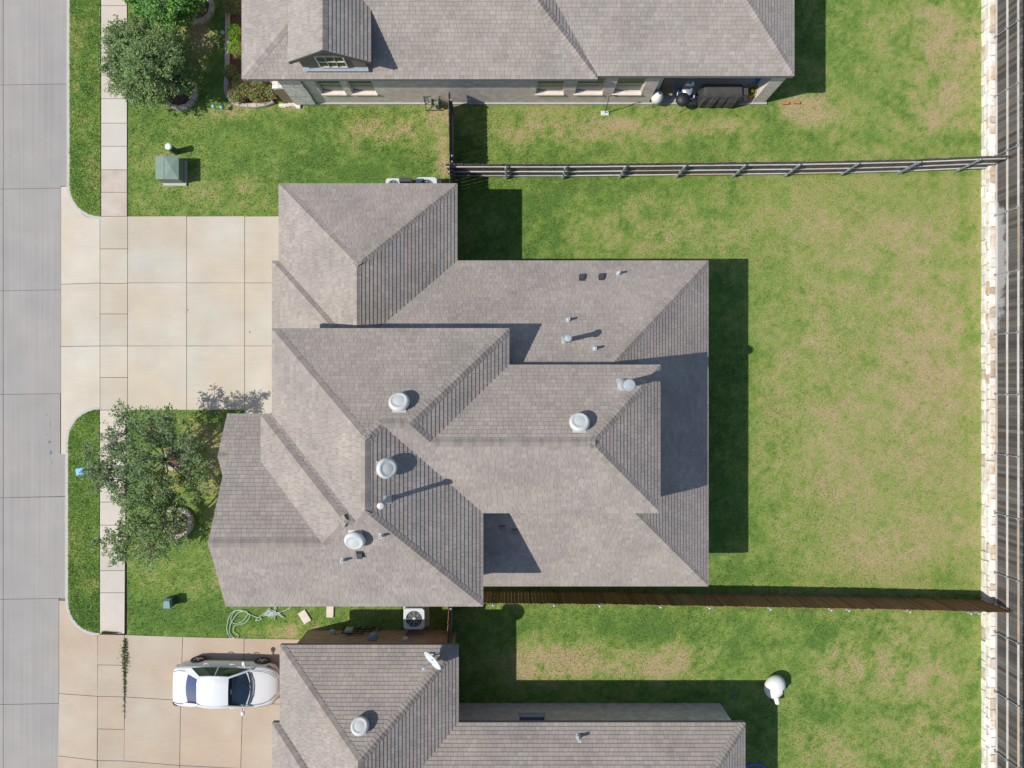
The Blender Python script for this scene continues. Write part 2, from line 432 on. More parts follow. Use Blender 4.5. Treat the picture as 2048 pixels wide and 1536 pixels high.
def lawn_colour(x, y):
    """albedo of the turf at ground points (metres)"""
    px = 1024 + x*48.0; py = 768 - y*48.0
    big = fbm(x, y, .22, 4, 3.1); mid = fbm(x, y, 1.9, 4, 8.7); fine = fbm(x, y, 6.5, 3, 5.2)
    dry = np.zeros_like(x)
    for cx, cy, rx, ry, s in DRY:
        d = ((px-cx)/rx)**2 + ((py-cy)/ry)**2
        dry = np.maximum(dry, s*np.exp(-np.maximum(d-.25, 0)*1.1))
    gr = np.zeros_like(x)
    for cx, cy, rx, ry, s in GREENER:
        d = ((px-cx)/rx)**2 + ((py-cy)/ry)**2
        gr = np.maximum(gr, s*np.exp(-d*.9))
    yard = np.clip((px-1380)/260, 0, 1)*((py > 350) & (py < 1190))
    base = .22 + .05*np.clip((px-1000)/900, 0, 1) + .20*yard
    mow = np.sin(px*.21 + 2.5*vnoise(x, y, .15))*(vnoise(x*.2, y*.05, 1.0))
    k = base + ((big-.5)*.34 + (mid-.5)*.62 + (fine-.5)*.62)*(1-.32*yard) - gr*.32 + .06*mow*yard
    k = k + dry*(.72 + (mid-.5)*1.1 + (fine-.5)*.9)
    streaks = vnoise(x*.72+y*.69, x*.69-y*.72, 1.0)*0 + fbm(x*.35+y*.94, (x*.94-y*.35)*.25, 2.2, 3, 1.7)
    k = k + (streaks-.5)*.35*np.clip((px-1450)/200, 0, 1)
    k = np.clip(k, 0, 1)[:, None]
    deep = np.array([.090, .168, .032]); green = np.array([.152, .235, .046]); yel = np.array([.238, .272, .080]); tan = np.array([.35, .285, .15])
    c = np.where(k < .25, deep + (green-deep)*(k/.25), np.where(k < .5, green + (yel-green)*((k-.25)/.25), yel + (tan-yel)*np.clip((k-.5)/.42, 0, 1)))
    return c

def colour_attr(me, cols, domain='POINT'):
    at = me.attributes.new('col', 'FLOAT_COLOR', domain)
    a = np.ones((len(cols), 4), dtype=np.float32); a[:, :3] = cols
    at.data.foreach_set('color', a.ravel())

def fast_mesh(name, verts, faces_n, mat, cols=None, domain='POINT', nper=4):
    """numpy mesh; faces_n (n,k) int array"""
    me = bpy.data.meshes.new(name)
    nf, k = faces_n.shape
    me.vertices.add(len(verts)); me.vertices.foreach_set('co', np.asarray(verts, dtype=np.float32).ravel())
    me.loops.add(nf*k); me.loops.foreach_set('vertex_index', faces_n.astype(np.int32).ravel())
    me.polygons.add(nf)
    me.polygons.foreach_set('loop_start', np.arange(0, nf*k, k, dtype=np.int32))
    me.polygons.foreach_set('loop_total', np.full(nf, k, dtype=np.int32))
    if cols is not None: colour_attr(me, cols, domain)
    me.materials.append(mat)
    me.update(calc_edges=True)
    me.validate()
    return me

# ------------------------------------------------------------------ ground, lawns
def grid_lawn(name, x0, x1, y0, y1, step, z, inside=None):
    nx = int((x1-x0)/step)+1; ny = int((y1-y0)/step)+1
    xs = np.linspace(x0, x1, nx); ys = np.linspace(y0, y1, ny)
    X, Y = np.meshgrid(xs, ys)
    v = np.stack([X.ravel(), Y.ravel(), np.full(X.size, z) + (fbm(X.ravel(), Y.ravel(), .6, 3, 2.2)-.5)*.02], 1)
    i = np.arange((nx-1)*(ny-1)); r = i//(nx-1); c = i % (nx-1)
    a = r*nx+c
    F = np.stack([a, a+1, a+nx+1, a+nx], 1)
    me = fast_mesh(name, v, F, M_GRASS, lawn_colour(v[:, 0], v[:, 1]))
    return tag(link(name, me), kind='structure')

def gp(px, py):
    return ((px-1024)*U, -(py-768)*U)

gm = MB(); gm.box(-400, 400, -400, 400, -1.2, -.30)
M_FIELD = pmat('outlying_turf', (0.10, 0.12, 0.04), .95, .3, .6, 6, col2=(0.2, 0.17, 0.09), mix_scale=.2)
tag(gm.build('ground', M_FIELD), kind='structure')
lawn = grid_lawn('lawn', gp(254, 0)[0], gp(1966, 0)[0], gp(0, 1800)[1], gp(0, -260)[1], .10, 0.0)

def arc(cx, cy, r, a0, a1, n=8):
    return [(cx + r*math.cos(math.radians(a0+(a1-a0)*i/n)), cy + r*math.sin(math.radians(a0+(a1-a0)*i/n))) for i in range(n+1)]

# parkway strips between road and sidewalk (pixel outlines, y down)
strip1 = [(140, -110), (140, 372)] + arc(201, 372, 61, 180, 90)[1:] + [(201, 433), (201, -110)]
strip2 = [(198.6, 820)] + arc(200, 882, 63, 270, 180)[0:] + arc(200, 1203, 63, 180, 92) + [(198.6, 1265.5)]
def strip_mesh(pts):
    # fan of small triangles is not fine enough for colour, so cut a grid to the outline
    P2 = np.array([gp(*p) for p in pts])
    x0, y0 = P2.min(0); x1, y1 = P2.max(0)
    st = .10
    nx = int((x1-x0)/st)+1; ny = int((y1-y0)/st)+1
    return P2, x0, x1, y0, y1
def in_poly(px, py, poly):
    inside = np.zeros(len(px), bool)
    n = len(poly)
    for i in range(n):
        xa, ya = poly[i]; xb, yb = poly[(i+1) % n]
        c = ((ya > py) != (yb > py))
        with np.errstate(divide='ignore', invalid='ignore'):
            xx = (xb-xa)*(py-ya)/(yb-ya+1e-12)+xa
        inside ^= c & (px < xx)
    return inside
def build_strip(pts, idx):
    # rows of quads spanning the outline at fixed y, columns subdivided
    P2 = [gp(*p) for p in pts]
    ys = sorted(set([round(p[1], 4) for p in P2]))
    yy = []
    for a, b in zip(ys[:-1], ys[1:]):
        n = max(1, int((b-a)/.12))
        yy += [a+(b-a)*i/n for i in range(n)]
    yy.append(ys[-1])
    V = []; F = []; NC = 8
    for y in yy:
        ye = min(max(y, ys[0]+1e-4), ys[-1]-1e-4)
        xs = []
        for i in range(len(P2)):
            (xa, ya), (xb, yb) = P2[i], P2[(i+1) % len(P2)]
            if (ya > ye) != (yb > ye):
                xs.append(xa+(xb-xa)*(ye-ya)/(yb-ya))
        xa, xb = min(xs), max(xs)
        for j in range(NC+1):
            V.append((xa+(xb-xa)*j/NC, y, .012))
    for i in range(len(yy)-1):
        for j in range(NC):
            a = i*(NC+1)+j
            F.append((a, a+1, a+NC+2, a+NC+1))
    V = np.array(V)
    me = fast_mesh('parkway_lawn', V, np.array(F), M_GRASS, lawn_colour(V[:, 0], V[:, 1])*np.array([1.2, 1.27, 1.25]))
    return tag(link('parkway_lawn', me), kind='structure')
build_strip(strip1, 0); build_strip(strip2, 1)

def px_prism(mb, pts, z0, z1):
    mb.prism([gp(*p) for p in pts], z0, z1)

# soil bodies below the strips so that the kerb side is closed
mb = MB()
px_prism(mb, [(141, -110), (141, 372)] + arc(201, 372, 60, 180, 90)[1:] + [(250, 432), (250, -110)], -.35, -.03)
px_prism(mb, [(252, 821)] + arc(200, 882, 62, 270, 180) + arc(200, 1203, 62, 180, 90) + [(252, 1265)], -.35, -.03)
tag(mb.build('soil', M_MULCH), kind='structure')

# ------------------------------------------------------------------ road, kerb, slabs
road = MB(); road.box(gp(-900, 0)[0], gp(139, 0)[0], gp(0, 1700)[1], gp(0, -170)[1], -.29, -.125)
road_o = tag(road.build('road', M_JOINT_R), kind='structure')
GAP = 0.5   # pixels of joint on each side
def slab(parent, quad, z, mat, name='slab', th=.08, g=GAP):
    """quad/outline of pixels -> concrete slab with open joints around; z number or function of px"""
    cx = sum(p[0] for p in quad)/len(quad); cy = sum(p[1] for p in quad)/len(quad)
    q = []
    for p in quad:
        dx = cx-p[0]; dy = cy-p[1]
        q.append((p[0] + math.copysign(min(g, abs(dx)*.5), dx), p[1] + math.copysign(min(g, abs(dy)*.5), dy)))
    zt = [z(p[0]) if callable(z) else z for p in q]
    mb = MB()
    mb.prism([gp(*p) for p in q], [a-th for a in zt], zt)
    return mb.build(name, mat, parent)
ry = [-170, -40, 167, 376, 580, 788, 995, 1199, 1410, 1560, 1700]
for y0, y1 in zip(ry[:-1], ry[1:]):
    # joints run very slightly uphill towards the kerb, as in the photo
    cut = 119 if 372 <= (y0+y1)/2 <= 908 else (115 if y1 > 1200 and y0 >= 1199 else 131)
    xr0 = xr1 = cut
    if y0 == 788: # slab that ends along the apron and then the kerb
        slab(road_o, [(3, y0+1), (118, y0-1), (118, 909), (131, 909), (131, y1-2), (3, y1+1)], -.10, M_ROAD, th=.03)
    elif y0 == 167:
        slab(road_o, [(3, y0+1), (133, y0-1), (133, 371), (119, 371), (119, y1-1), (3, y1+1)], -.10, M_ROAD, th=.03)
    else:
        w0 = 133 if y1 <= 376 else (131 if y1 == 1199 else cut)
        slab(road_o, [(3, y0+1), (w0, y0-1), (w0, y1-1), (3, y1+1)], -.10, M_ROAD, th=.03)
    slab(road_o, [(-450, y0+3), (3, y0+1), (3, y1+1), (-450, y1+3)], -.10, M_ROAD, th=.03)

def kerb(outline_in, outline_out):
    mb = MB()
    n = len(outline_in)
    for i in range(n-1):
        q = [outline_in[i], outline_in[i+1], outline_out[i+1], outline_out[i]]
        mb.prism([gp(*p) for p in q], -.2, [.02, .02, .012, .012])
    return tag(mb.build('kerb', M_KERB), kind='structure')
kerb([(140, -110), (140, 100), (140, 240), (140, 372)] + arc(201, 372, 61, 180, 90)[1:],
     [(134, -110), (134, 100), (134, 240), (134, 372)] + arc(201, 372, 67, 180, 90)[1:])
kerb(arc(200, 882, 63, 270, 180) + [(137, 980), (137, 1090)] + arc(200, 1203, 63, 180, 90),
     arc(200, 882, 69, 270, 180) + [(131, 980), (131, 1090)] + arc(200, 1203, 69, 180, 90))

apron_z = lambda x: .03 - .122*max(0, min(1, (201-x)/83.0))
drive = MB()
px_prism(drive, [(120, 376), (133, 376)] + arc(201, 372, 68, 180, 90) + [(609, 434), (609, 836), (491, 836), (491, 819), (203, 819), (201, 814)] + arc(200, 882, 70, 270, 180) + [(130, 905), (120, 905)], -.28, -.105)
px_prism(drive, [(202, 434), (608, 434), (608, 835), (492, 835), (492, 818.5), (202, 818.5)], -.10, .014)
drive_o = tag(drive.build('driveway', M_JOINT), kind='structure')
slab(drive_o, [(119, 372), (134, 372)] + arc(201, 372, 67, 180, 90)[1:] + [(201, 566), (119, 568)], apron_z, M_SLAB, th=.11)
slab(drive_o, [(119, 568), (201, 566), (201, 692), (119, 693)], apron_z, M_SLAB, th=.11)
slab(drive_o, [(119, 693), (201, 692), (201, 813)] + arc(200, 882, 69, 270, 180)[0:] + [(131, 909), (119, 909)], apron_z, M_SLAB, th=.11)
xs = [256, 374, 490, 608]; ys = [433, 566, 692, 820]
for i in range(3):
    for j in range(3):
        y1 = ys[j+1] + (14 if (i == 2 and j == 2) else 0)
        slab(drive_o, [(xs[i], ys[j]), (xs[i+1], ys[j]-.6), (xs[i+1], y1), (xs[i], y1)], .032, M_SLAB)

M_STAIN = pmat('oil_stain', (0.12, 0.115, 0.115), .7, .35, 9, 5)
M_STAIN_D = pmat('rust_speck', (0.22, 0.17, 0.12), .8, .35, 9, 5)
def stain(parent, px, py, rx, ry, z, mat):
    mb = MB(); n = 14
    pts = [(px+rx*random.uniform(.45, 1.1)*math.cos(2*math.pi*i/n), py+ry*random.uniform(.45, 1.1)*math.sin(2*math.pi*i/n)) for i in range(n)]
    mb.add([(*gp(*q), z) for q in pts][::-1], [tuple(range(n))])
    mb.build('stain', mat, parent)
for q in ((96, 884, 4, 4), (99, 906, 3.5, 7), (98, 848, 1.5, 3), (90, 830, 1.5, 2), (101, 925, 1.5, 3), (92, 870, 1.2, 1.6)): stain(road_o, *q, -.0985, M_STAIN)
for q in ((376, 620, 1.6, 2.2), (371, 626, 1, 1), (500, 664, 3, 1.6), (512, 660, 1.4, .8)): stain(drive_o, *q, .0335, M_STAIN_D)
# neighbour's driveway
apron_zs = lambda x: .03 - .122*max(0, min(1, (196-x)/80.0))
dr2 = MB()
px_prism(dr2, [(116, 1203), (130, 1203)] + arc(200, 1203, 70, 180, 92) + [(197, 1274), (197, 1700), (114, 1700)], -.28, -.105)
px_prism(dr2, [(197, 1269), (251, 1269), (365, 1273.5), (600, 1279.5), (600, 1700), (197, 1700)], -.10, .014)
drive2 = tag(dr2.build('driveway', M_JOINT), kind='structure')
slab(drive2, [(115, 1202), (131, 1202)] + arc(200, 1203, 69, 180, 94) + [(196, 1272), (196, 1392), (115, 1389)], apron_zs, M_SLAB_S, th=.11)
slab(drive2, [(115, 1389), (196, 1392), (195, 1520), (113, 1514)], apron_zs, M_SLAB_S, th=.11)
slab(drive2, [(113, 1514), (195, 1520), (195, 1700), (113, 1700)], apron_zs, M_SLAB_S, th=.11)
cx = {1270: [250, 366, 489, 605], 1395: [250, 362, 486, 605], 1525: [249, 360, 482, 605], 1700: [249, 358, 480, 605]}
rows = {1270: [1269, 1273, 1276, 1278], 1395: [1393, 1400, 1405, 1409], 1525: [1521, 1530, 1536, 1540], 1700: [1700]*4}
ks = [1270, 1395, 1525, 1700]
for a, b in zip(ks[:-1], ks[1:]):
    for i in range(3):
        slab(drive2, [(cx[a][i], rows[a][i]), (cx[a][i+1], rows[a][i+1]), (cx[b][i+1], rows[b][i+1]), (cx[b][i], rows[b][i])], .032, M_SLAB_S)

# sidewalk
sw = MB()
px_prism(sw, [(204, -110), (254, -110), (254, 432), (204, 432)], -.3, .012)
px_prism(sw, [(202, 821), (252, 821), (249, 1266), (201, 1266)], -.3, .012)
walk = tag(sw.build('sidewalk', M_JOINT), kind='structure')
yw = [-110, -60, -35, 12, 58, 105, 151, 198, 247, 293, 340, 385, 433]
for a, b in zip(yw[:-1], yw[1:]):
    slab(walk, [(203, a), (255, a), (255, b), (203, b)], .033, M_WALK_G if 190 < a < 335 else (M_WALK_T if a > 335 else M_WALK))
yw = [820, 866, 912, 958, 1004, 1050, 1096, 1141, 1185, 1267]
for a, b in zip(yw[:-1], yw[1:]):
    xa = 253-3*(a-820)/447; xb = 253-3*(b-820)/447
    slab(walk, [(200.5, a), (xa, a), (xb, b), (200.5, b)], .033, M_WALK)
yw = [433, 498, 567, 628, 692, 755, 820]
for a, b in zip(yw[:-1], yw[1:]):
    slab(drive_o, [(201, a), (256, a), (256, b), (201, b)], .033, M_SLAB)
yw = [1268, 1329, 1392, 1457, 1520, 1610, 1700]
for a, b in zip(yw[:-1], yw[1:]):
    slab(drive2, [(196, a), (250, a+1), (249.5, b+1), (195.5, b)], .033, M_SLAB_S)

# ------------------------------------------------------------------ roofs
PITCH = .575
class Mass:
    def __init__(s, planes, clips=(), level=0):
        """planes: (side, v, z_eave, pitch), v in ground pixels; clips: (side, v)"""
        s.level = level
        s.pl = []; s.cl = []
        for side, v, ze, p in planes:
            n, d = s.half(side, v); s.pl.append((n, d, ze, p))
        for side, v in clips:
            s.cl.append(s.half(side, v))
    @staticmethod
    def half(side, v):
        m = v*U
        return {'L': ((-1, 0), -m), 'R': ((1, 0), m), 'N': ((0, 1), -m), 'S': ((0, -1), m)}[side]
    def inside(s, x, y, inset=0.0):
        for n, d, ze, p in s.pl:
            if n[0]*x+n[1]*y > d-inset: return False
        for n, d in s.cl:
            if n[0]*x+n[1]*y > d-inset: return False
        return True
    def height(s, x, y):
        if not s.inside(x, y): return -1e9
        return min(ze + p*(d-(n[0]*x+n[1]*y)) for n, d, ze, p in s.pl)
    def zi(s, i, x, y):
        n, d, ze, p = s.pl[i]
        return ze + p*(d-(n[0]*x+n[1]*y))
    def poly(s, i):
        """plan polygon of plane i: list of (x,y), and per edge tag"""
        B = 60.0
        pts = [(-B, -B), (B, -B), (B, B), (-B, B)]; tg = ['o']*4
        def clip(pts, tg, a, b, c, t):      # keep a x + b y <= c
            out = []; ot = []
            n = len(pts)
            for k in range(n):
                p = pts[k]; q = pts[(k+1) % n]
                fp = a*p[0]+b*p[1]-c; fq = a*q[0]+b*q[1]-c
                if fp <= 1e-9:
                    out.append(p); ot.append(tg[k])
                    if fq > 1e-9:
                        u = fp/(fp-fq); out.append((p[0]+(q[0]-p[0])*u, p[1]+(q[1]-p[1])*u)); ot.append(t)
                elif fq <= 1e-9:
                    u = fp/(fp-fq); out.append((p[0]+(q[0]-p[0])*u, p[1]+(q[1]-p[1])*u)); ot.append(tg[k])
            return out, ot
        for k, (n, d, ze, p) in enumerate(s.pl):
            pts, tg = clip(pts, tg, n[0], n[1], d, ('e', k))
            if not pts: return [], []
        for n, d in s.cl:
            pts, tg = clip(pts, tg, n[0], n[1], d, ('c', 0))
            if not pts: return [], []
        n, d, ze, p = s.pl[i]
        for k, (n2, d2, ze2, p2) in enumerate(s.pl):
            if k == i: continue
            # ze+p(d-n.x) <= ze2+p2(d2-n2.x)
            a = -p*n[0]+p2*n2[0]; b = -p*n[1]+p2*n2[1]; c = ze2+p2*d2-ze-p*d
            pts, tg = clip(pts, tg, a, b, c, ('z', k))
            if not pts: return [], []
        return pts, tg

def clip_convex(poly, conv):
    """clip polygon (list of (u,v)) by convex ccw polygon"""
    out = poly
    n = len(conv)
    for k in range(n):
        a = conv[k]; b = conv[(k+1) % n]
        ex = b[0]-a[0]; ey = b[1]-a[1]
        res = []
        m = len(out)
        for i in range(m):
            p = out[i]; q = out[(i+1) % m]
            fp = ex*(p[1]-a[1])-ey*(p[0]-a[0]); fq = ex*(q[1]-a[1])-ey*(q[0]-a[0])
            if fp >= -1e-9:
                res.append(p)
                if fq < -1e-9:
                    u = fp/(fp-fq); res.append((p[0]+(q[0]-p[0])*u, p[1]+(q[1]-p[1])*u))
            elif fq >= -1e-9:
                u = fp/(fp-fq); res.append((p[0]+(q[0]-p[0])*u, p[1]+(q[1]-p[1])*u))
        out = res
        if not out: return []
    return out

class Roof:
    def __init__(s, masses): s.m = masses
    def height(s, x, y): return max(m.height(x, y) for m in s.m)
    def owner(s, x, y):
        hs = [m.height(x, y) for m in s.m]
        k = int(np.argmax(hs)); m = s.m[k]
        zz = [m.zi(i, x, y) for i in range(len(m.pl))]
        i = int(np.argmin(zz)); n, d, ze, p = m.pl[i]
        return Vector((n[0]*p, n[1]*p, 1)).normalized()
    def at_px(s, px, py):
        z = 4.0
        for _ in range(12):
            v = P(px, py, z); z = s.height(v.x, v.y)
            if z < 0: z = 3.0
        v = P(px, py, z)
        return Vector((v.x, v.y, z)), s.owner(v.x, v.y)
    def buried(s, k, x, y, z, eq=True):
        me = s.m[k]
        for j, o in enumerate(s.m):
            if j == k: continue
            if o.level > me.level:
                if o.inside(x, y, .30) and o.height(x, y) > z: return True
            elif o.level == me.level:
                h = o.height(x, y)
                if h > z+.015: return True
                if eq and j < k and abs(h-z) <= .015: return True
            else:
                if o.height(x, y) > z+.015: return True
        return False

EXPO = .143
WID = [.13, .17, .21, .26]
_tabmesh = {}
def tab_mesh(w, t, mat):
    key = (w, t, mat.name)
    if key not in _tabmesh:
        mb = MB(); g = .003; e = EXPO+.02; h = .021
        vs = [(g, 0, h), (w-g, 0, h), (w-g, e, -.002), (g, e, -.002), (g, 0, -.004), (w-g, 0, -.004)]
        mb.add(vs, [(0, 1, 2, 3), (4, 5, 1, 0), (4, 0, 3), (5, 2, 1)], t)
        _tabmesh[key] = mb.mesh('shingle', mat, tint=True)
    return _tabmesh[key]

def build_roof(house, masses, mat, view=(-200, 2250, -420, 1900), n_single=300):
    roof = Roof(masses)
    deck = MB()
    tabs = []; caps = []
    for k, m in enumerate(masses):
        for i in range(len(m.pl)):
            pts, tg = m.poly(i)
            if len(pts) < 3: continue
            n, d, ze, p = m.pl[i]
            top = [(x, y, m.zi(i, x, y)-.014-.003*k) for x, y in pts]
            bot = [(x, y, z-.16) for x, y, z in top]
            N = len(pts)
            fs = [tuple(range(N)), tuple(range(2*N-1, N-1, -1))]
            for q in range(N):
                if tg[q][0] != 'z':
                    q2 = (q+1) % N
                    fs.append((q, N+q, N+q2, q2))
            deck.add(top+bot, fs)
            # local frame: origin on the eave line, u along eave, v up the slope
            nn = Vector((n[0], n[1], 0)); inw = -nn
            sl = math.sqrt(1+p*p)
            vdir = Vector((inw.x, inw.y, p))/sl
            udir = Vector((inw.y, -inw.x, 0))
            wdir = udir.cross(vdir)
            if wdir.z < 0: udir = -udir; wdir = udir.cross(vdir)
            org = Vector((n[0]*d, n[1]*d, ze))
            loc = []
            for x, y in pts:
                r = Vector((x, y, m.zi(i, x, y)))-org
                loc.append((r.dot(udir), r.dot(vdir)))
            a = sum(loc[q][0]*loc[(q+1) % N][1]-loc[(q+1) % N][0]*loc[q][1] for q in range(N))
            conv = loc if a > 0 else loc[::-1]
            umin = min(l[0] for l in loc); umax = max(l[0] for l in loc)
            vmax = max(l[1] for l in loc); vmin = min(l[1] for l in loc)
            c0 = int(math.floor(vmin/EXPO))
            key = (round(n[0]), round(n[1]), round((ze+p*d)*50), round(p*1000))
            lift = .0012*k
            for c in range(c0, int(vmax/EXPO)+1):
                r_ = random.Random(hash((key, c)))
                u = -17.0 - r_.random()*.3
                while u < umax:
                    wi = r_.choice([0, 1, 1, 2, 2, 3]); w = WID[wi]
                    t = round(min(1, max(0, r_.gauss(.5, .24)))*7)/7.0
                    if u+w < umin: u += w; continue
                    mid = org + udir*(u+w/2) + vdir*((c+.5)*EXPO)
                    px, py = to_px(mid)
                    if view[0] < px < view[1] and view[2] < py < view[3]:
                        q = [(u+.003, c*EXPO), (u+w-.003, c*EXPO), (u+w-.003, (c+1)*EXPO+.02), (u+.003, (c+1)*EXPO+.02)]
                        pc = clip_convex(q, conv)
                        if len(pc) >= 3:
                            full = len(pc) == 4 and all(abs(pc[z][0]-q[z][0])+abs(pc[z][1]-q[z][1]) < 1e-6 for z in range(4))
                            mu = sum(z[0] for z in pc)/len(pc); mv = sum(z[1] for z in pc)/len(pc)
                            cp = org+udir*mu+vdir*mv
                            vv = [org+udir*z[0]+vdir*z[1] for z in pc]
                            if not (roof.buried(k, cp.x, cp.y, cp.z) and all(roof.buried(k, z.x*.98+cp.x*.02, z.y*.98+cp.y*.02, z.z*.98+cp.z*.02) for z in vv)):
                                tabs.append((cp.z if full else -1, org+wdir*lift, udir, vdir, wdir, u, c, w, t, pc))
                    u += w
            # hips and ridges
            for q in range(N):
                if tg[q][0] == 'z' and tg[q][1] > i:
                    j = tg[q][1]
                    A = Vector((*pts[q], m.zi(i, *pts[q]))); Bp = Vector((*pts[(q+1) % N], m.zi(i, *pts[(q+1) % N])))
                    if A.z > Bp.z: A, Bp = Bp, A
                    ln = (Bp-A).length
                    dr = (Bp-A).normalized()
                    n1 = wdir
                    nb, db, zb, pb = m.pl[j]
                    n2 = Vector((nb[0]*pb, nb[1]*pb, 1)).normalized()
                    s1 = n1.cross(dr); s2 = n2.cross(dr)
                    if s1.z > 0: s1 = -s1
                    if s2.z > 0: s2 = -s2
                    s = .13 if tg[(q+1) % N][0] == 'e' or tg[q-1][0] == 'e' else 0.0
                    first = True
                    mesh = None
                    while s < ln-.05:
                        c = A+dr*(s+.07)
                        px, py = to_px(c)
                        if view[0] < px < view[1] and view[2] < py < view[3] and not roof.buried(k, c.x, c.y, c.z-.03, eq=False):
                            if mesh is None:
                                mm = MB(); L = min(EXPO+.05, ln); W = .165
                                upn = (n1+n2).normalized()
                                ring = []
                                for along, lift in ((0, .034), (L, .016)):
                                    b0 = dr*along
                                    ring += [b0+s1*W+n1*(lift*.75), b0+s1*W*.25+n1*lift, b0+upn*(lift+.006), b0+s2*W*.25+n2*lift, b0+s2*W+n2*(lift*.75)]
                                ring += [s1*W-n1*.002, s2*W-n2*.002, dr*L+s1*W-n1*.002, dr*L+s2*W-n2*.002, -upn*.004]
                                fs = [(0, 1, 6, 5), (1, 2, 7, 6), (2, 3, 8, 7), (3, 4, 9, 8), (10, 0, 5, 12), (4, 11, 13, 9),
                                      (0, 10, 14), (0, 14, 1), (1, 14, 2), (2, 14, 3), (3, 14, 4), (4, 14, 11)]
                                mm.add(ring, fs)
                                mesh = mm
                            caps.append((c.z, A+dr*s, mesh))
                        s += EXPO
    roof_o = deck.build('roof', M_DECK, house)
    # single shingles: those that show largest, the rest joined
    tabs.sort(key=lambda t: -t[0])
    field = MB(); ns = 0
    cand = [t for t in tabs if t[0] > 0]
    step = 1
    single = set(id(t) for t in cand[:n_single])
    for tt in tabs:
        z, org, ud, vd, wd, u, c, w, t, pc = tt
        if id(tt) in single:
            o = link('shingle', tab_mesh(w, t, mat), roof_o)
            M = Matrix((( ud.x, vd.x, wd.x, 0), (ud.y, vd.y, wd.y, 0), (ud.z, vd.z, wd.z, 0), (0, 0, 0, 1)))
            M.translation = org+ud*u+vd*(c*EXPO)
            o.matrix_world = M
            continue
        n = len(pc)
        vs = []
        for (a, b) in pc:
            h = .021-.023*(b-c*EXPO)/(EXPO+.02)
            vs.append(org+ud*a+vd*b+wd*h)
        for (a, b) in pc:
            vs.append(org+ud*a+vd*b-wd*.004)
        fs = [tuple(range(n))]
        for q in range(n):
            q2 = (q+1) % n
            if abs(pc[q][1]-pc[q2][1]) < 1e-6 and pc[q][1] > c*EXPO+.1: continue
            fs.append((n+q, n+q2, q2, q))
        field.add(vs, fs, t)
    fo = field.build('shingle_field', mat, roof_o, tint=True); tag(fo, kind='stuff')
    caps.sort(key=lambda c: -c[0])
    cache = {}
    rest = MB()
    for q, (z, loc, mm) in enumerate(caps):
        if q < 290:
            if id(mm) not in cache: cache[id(mm)] = mm.mesh('ridge_cap', M_CAP)
            link('ridge_cap', cache[id(mm)], roof_o, loc)
        else:
            rest.add([Vector(v)+loc for v in mm.v], mm.f, random.random())
    if rest.v:
        tag(rest.build('ridge_cap_run', M_CAP, roof_o, tint=True), kind='stuff')
    print('roof tabs', len(tabs), 'caps', len(caps))
    return roof, roof_o

def rect_walls(mb, x0, x1, y0, y1, z0, z1):
    """x,y in ground pixels (y down)"""
    mb.box(x0*U, x1*U, -y1*U, -y0*U, z0, z1)

# ---- the house in the middle
ZE, ZU = 2.9, 5.7
p = PITCH
main = empty('house', (gp(1000, 800)[0], gp(1000, 800)[1], 0), 'two storey house with many brown hip roofs and white round roof vents', 'house')
def local(o, parent):      # keep world placement under an empty that is not at the origin
    o.matrix_parent_inverse = parent.matrix_world.inverted()
main.location = (0, 0, 0)
A = Mass([('L', -387, ZU, p), ('N', -89.6, ZU, p), ('R', -46.8, ZU, p), ('S', 358.5, ZU, p)], level=2)
B = Mass([('N', -89.6, ZU, p), ('R', -4.8, ZU, p), ('S', 208, ZU, p)], [('L', -195)], level=2)
C = Mass([('N', -30.7, ZU, p), ('R', 239, ZU, p), ('S', 208, ZU, p)], [('L', -123)], level=2)
D = Mass([('N', 50, 4.8, p), ('S', 358.5, ZU, p)], [('L', -462), ('R', -290)], level=2)
D2 = Mass([('N', 50, 4.8, p), ('S', 184, 4.8, p)], [('L', -477), ('R', -455)], level=2)
E = Mass([('L', -405, ZU, p), ('N', 50, ZU, p), ('S', 358.5, ZU, p)], [('R', -232)], level=2)
Hpl = [('L', -432, ZE, p), ('N', -222, ZE, p), ('R', 353.6, ZE, p), ('S', 364, ZE, p)]
H1 = Mass(Hpl, [('S', 60)], level=1)
H2 = Mass(Hpl, [('N', 60), ('L', -60)], level=1)
G = Mass([('L', -420, ZE, p), ('N', -361, ZE, p), ('R', -99, ZE, p)], [('S', -85)], level=1)
main_roof, main_roof_o = build_roof(main, [A, B, C, D, E, D2, H1, H2, G], M_SHINGLE)
w = MB()
rect_walls(w, -405, -114, -346, -60, .0, ZE+.10)
rect_walls(w, -417, 338, -206.5, 100, .0, ZE+.09)
rect_walls(w, -60, 337.5, 100.5, 348, .0, ZE+.08)
rect_walls(w, -372, -20, -75, 190, .0, ZU+.07)
rect_walls(w, -190, 224, -16, 193, .0, ZU+.06)
rect_walls(w, -390, -62, 66, 343, .0, ZU+.05)
w.prism([(-446*U, -66*U), (-391*U, -66*U), (-391*U, -342*U), (-446*U, -342*U)], 0, 4.75)
# gable triangle of the front wing
gz = lambda y: D.zi(0, 0, -y*U)
w.add([(-446*U, -66*U, 4.7), (-446*U, -342*U, 4.7), (-446*U, -342*U, ZU+.0), (-446*U, -242*U, 6.9), (-446*U, -66*U, gz(66)-.18),
       (-400*U, -66*U, 4.7), (-400*U, -342*U, 4.7), (-400*U, -342*U, ZU+.0), (-400*U, -242*U, 6.9), (-400*U, -66*U, gz(66)-.18)],
      [(0, 4, 3, 2, 1), (5, 6, 7, 8, 9), (0, 1, 6, 5), (1, 2, 7, 6), (2, 3, 8, 7), (3, 4, 9, 8), (4, 0, 5, 9)])
w.build('wall', M_BRICK2, main)

def chimney_fascia(mb, pts, z, h=.14, t=.02):
    for a, b in zip(pts[:-1], pts[1:]):
        pass

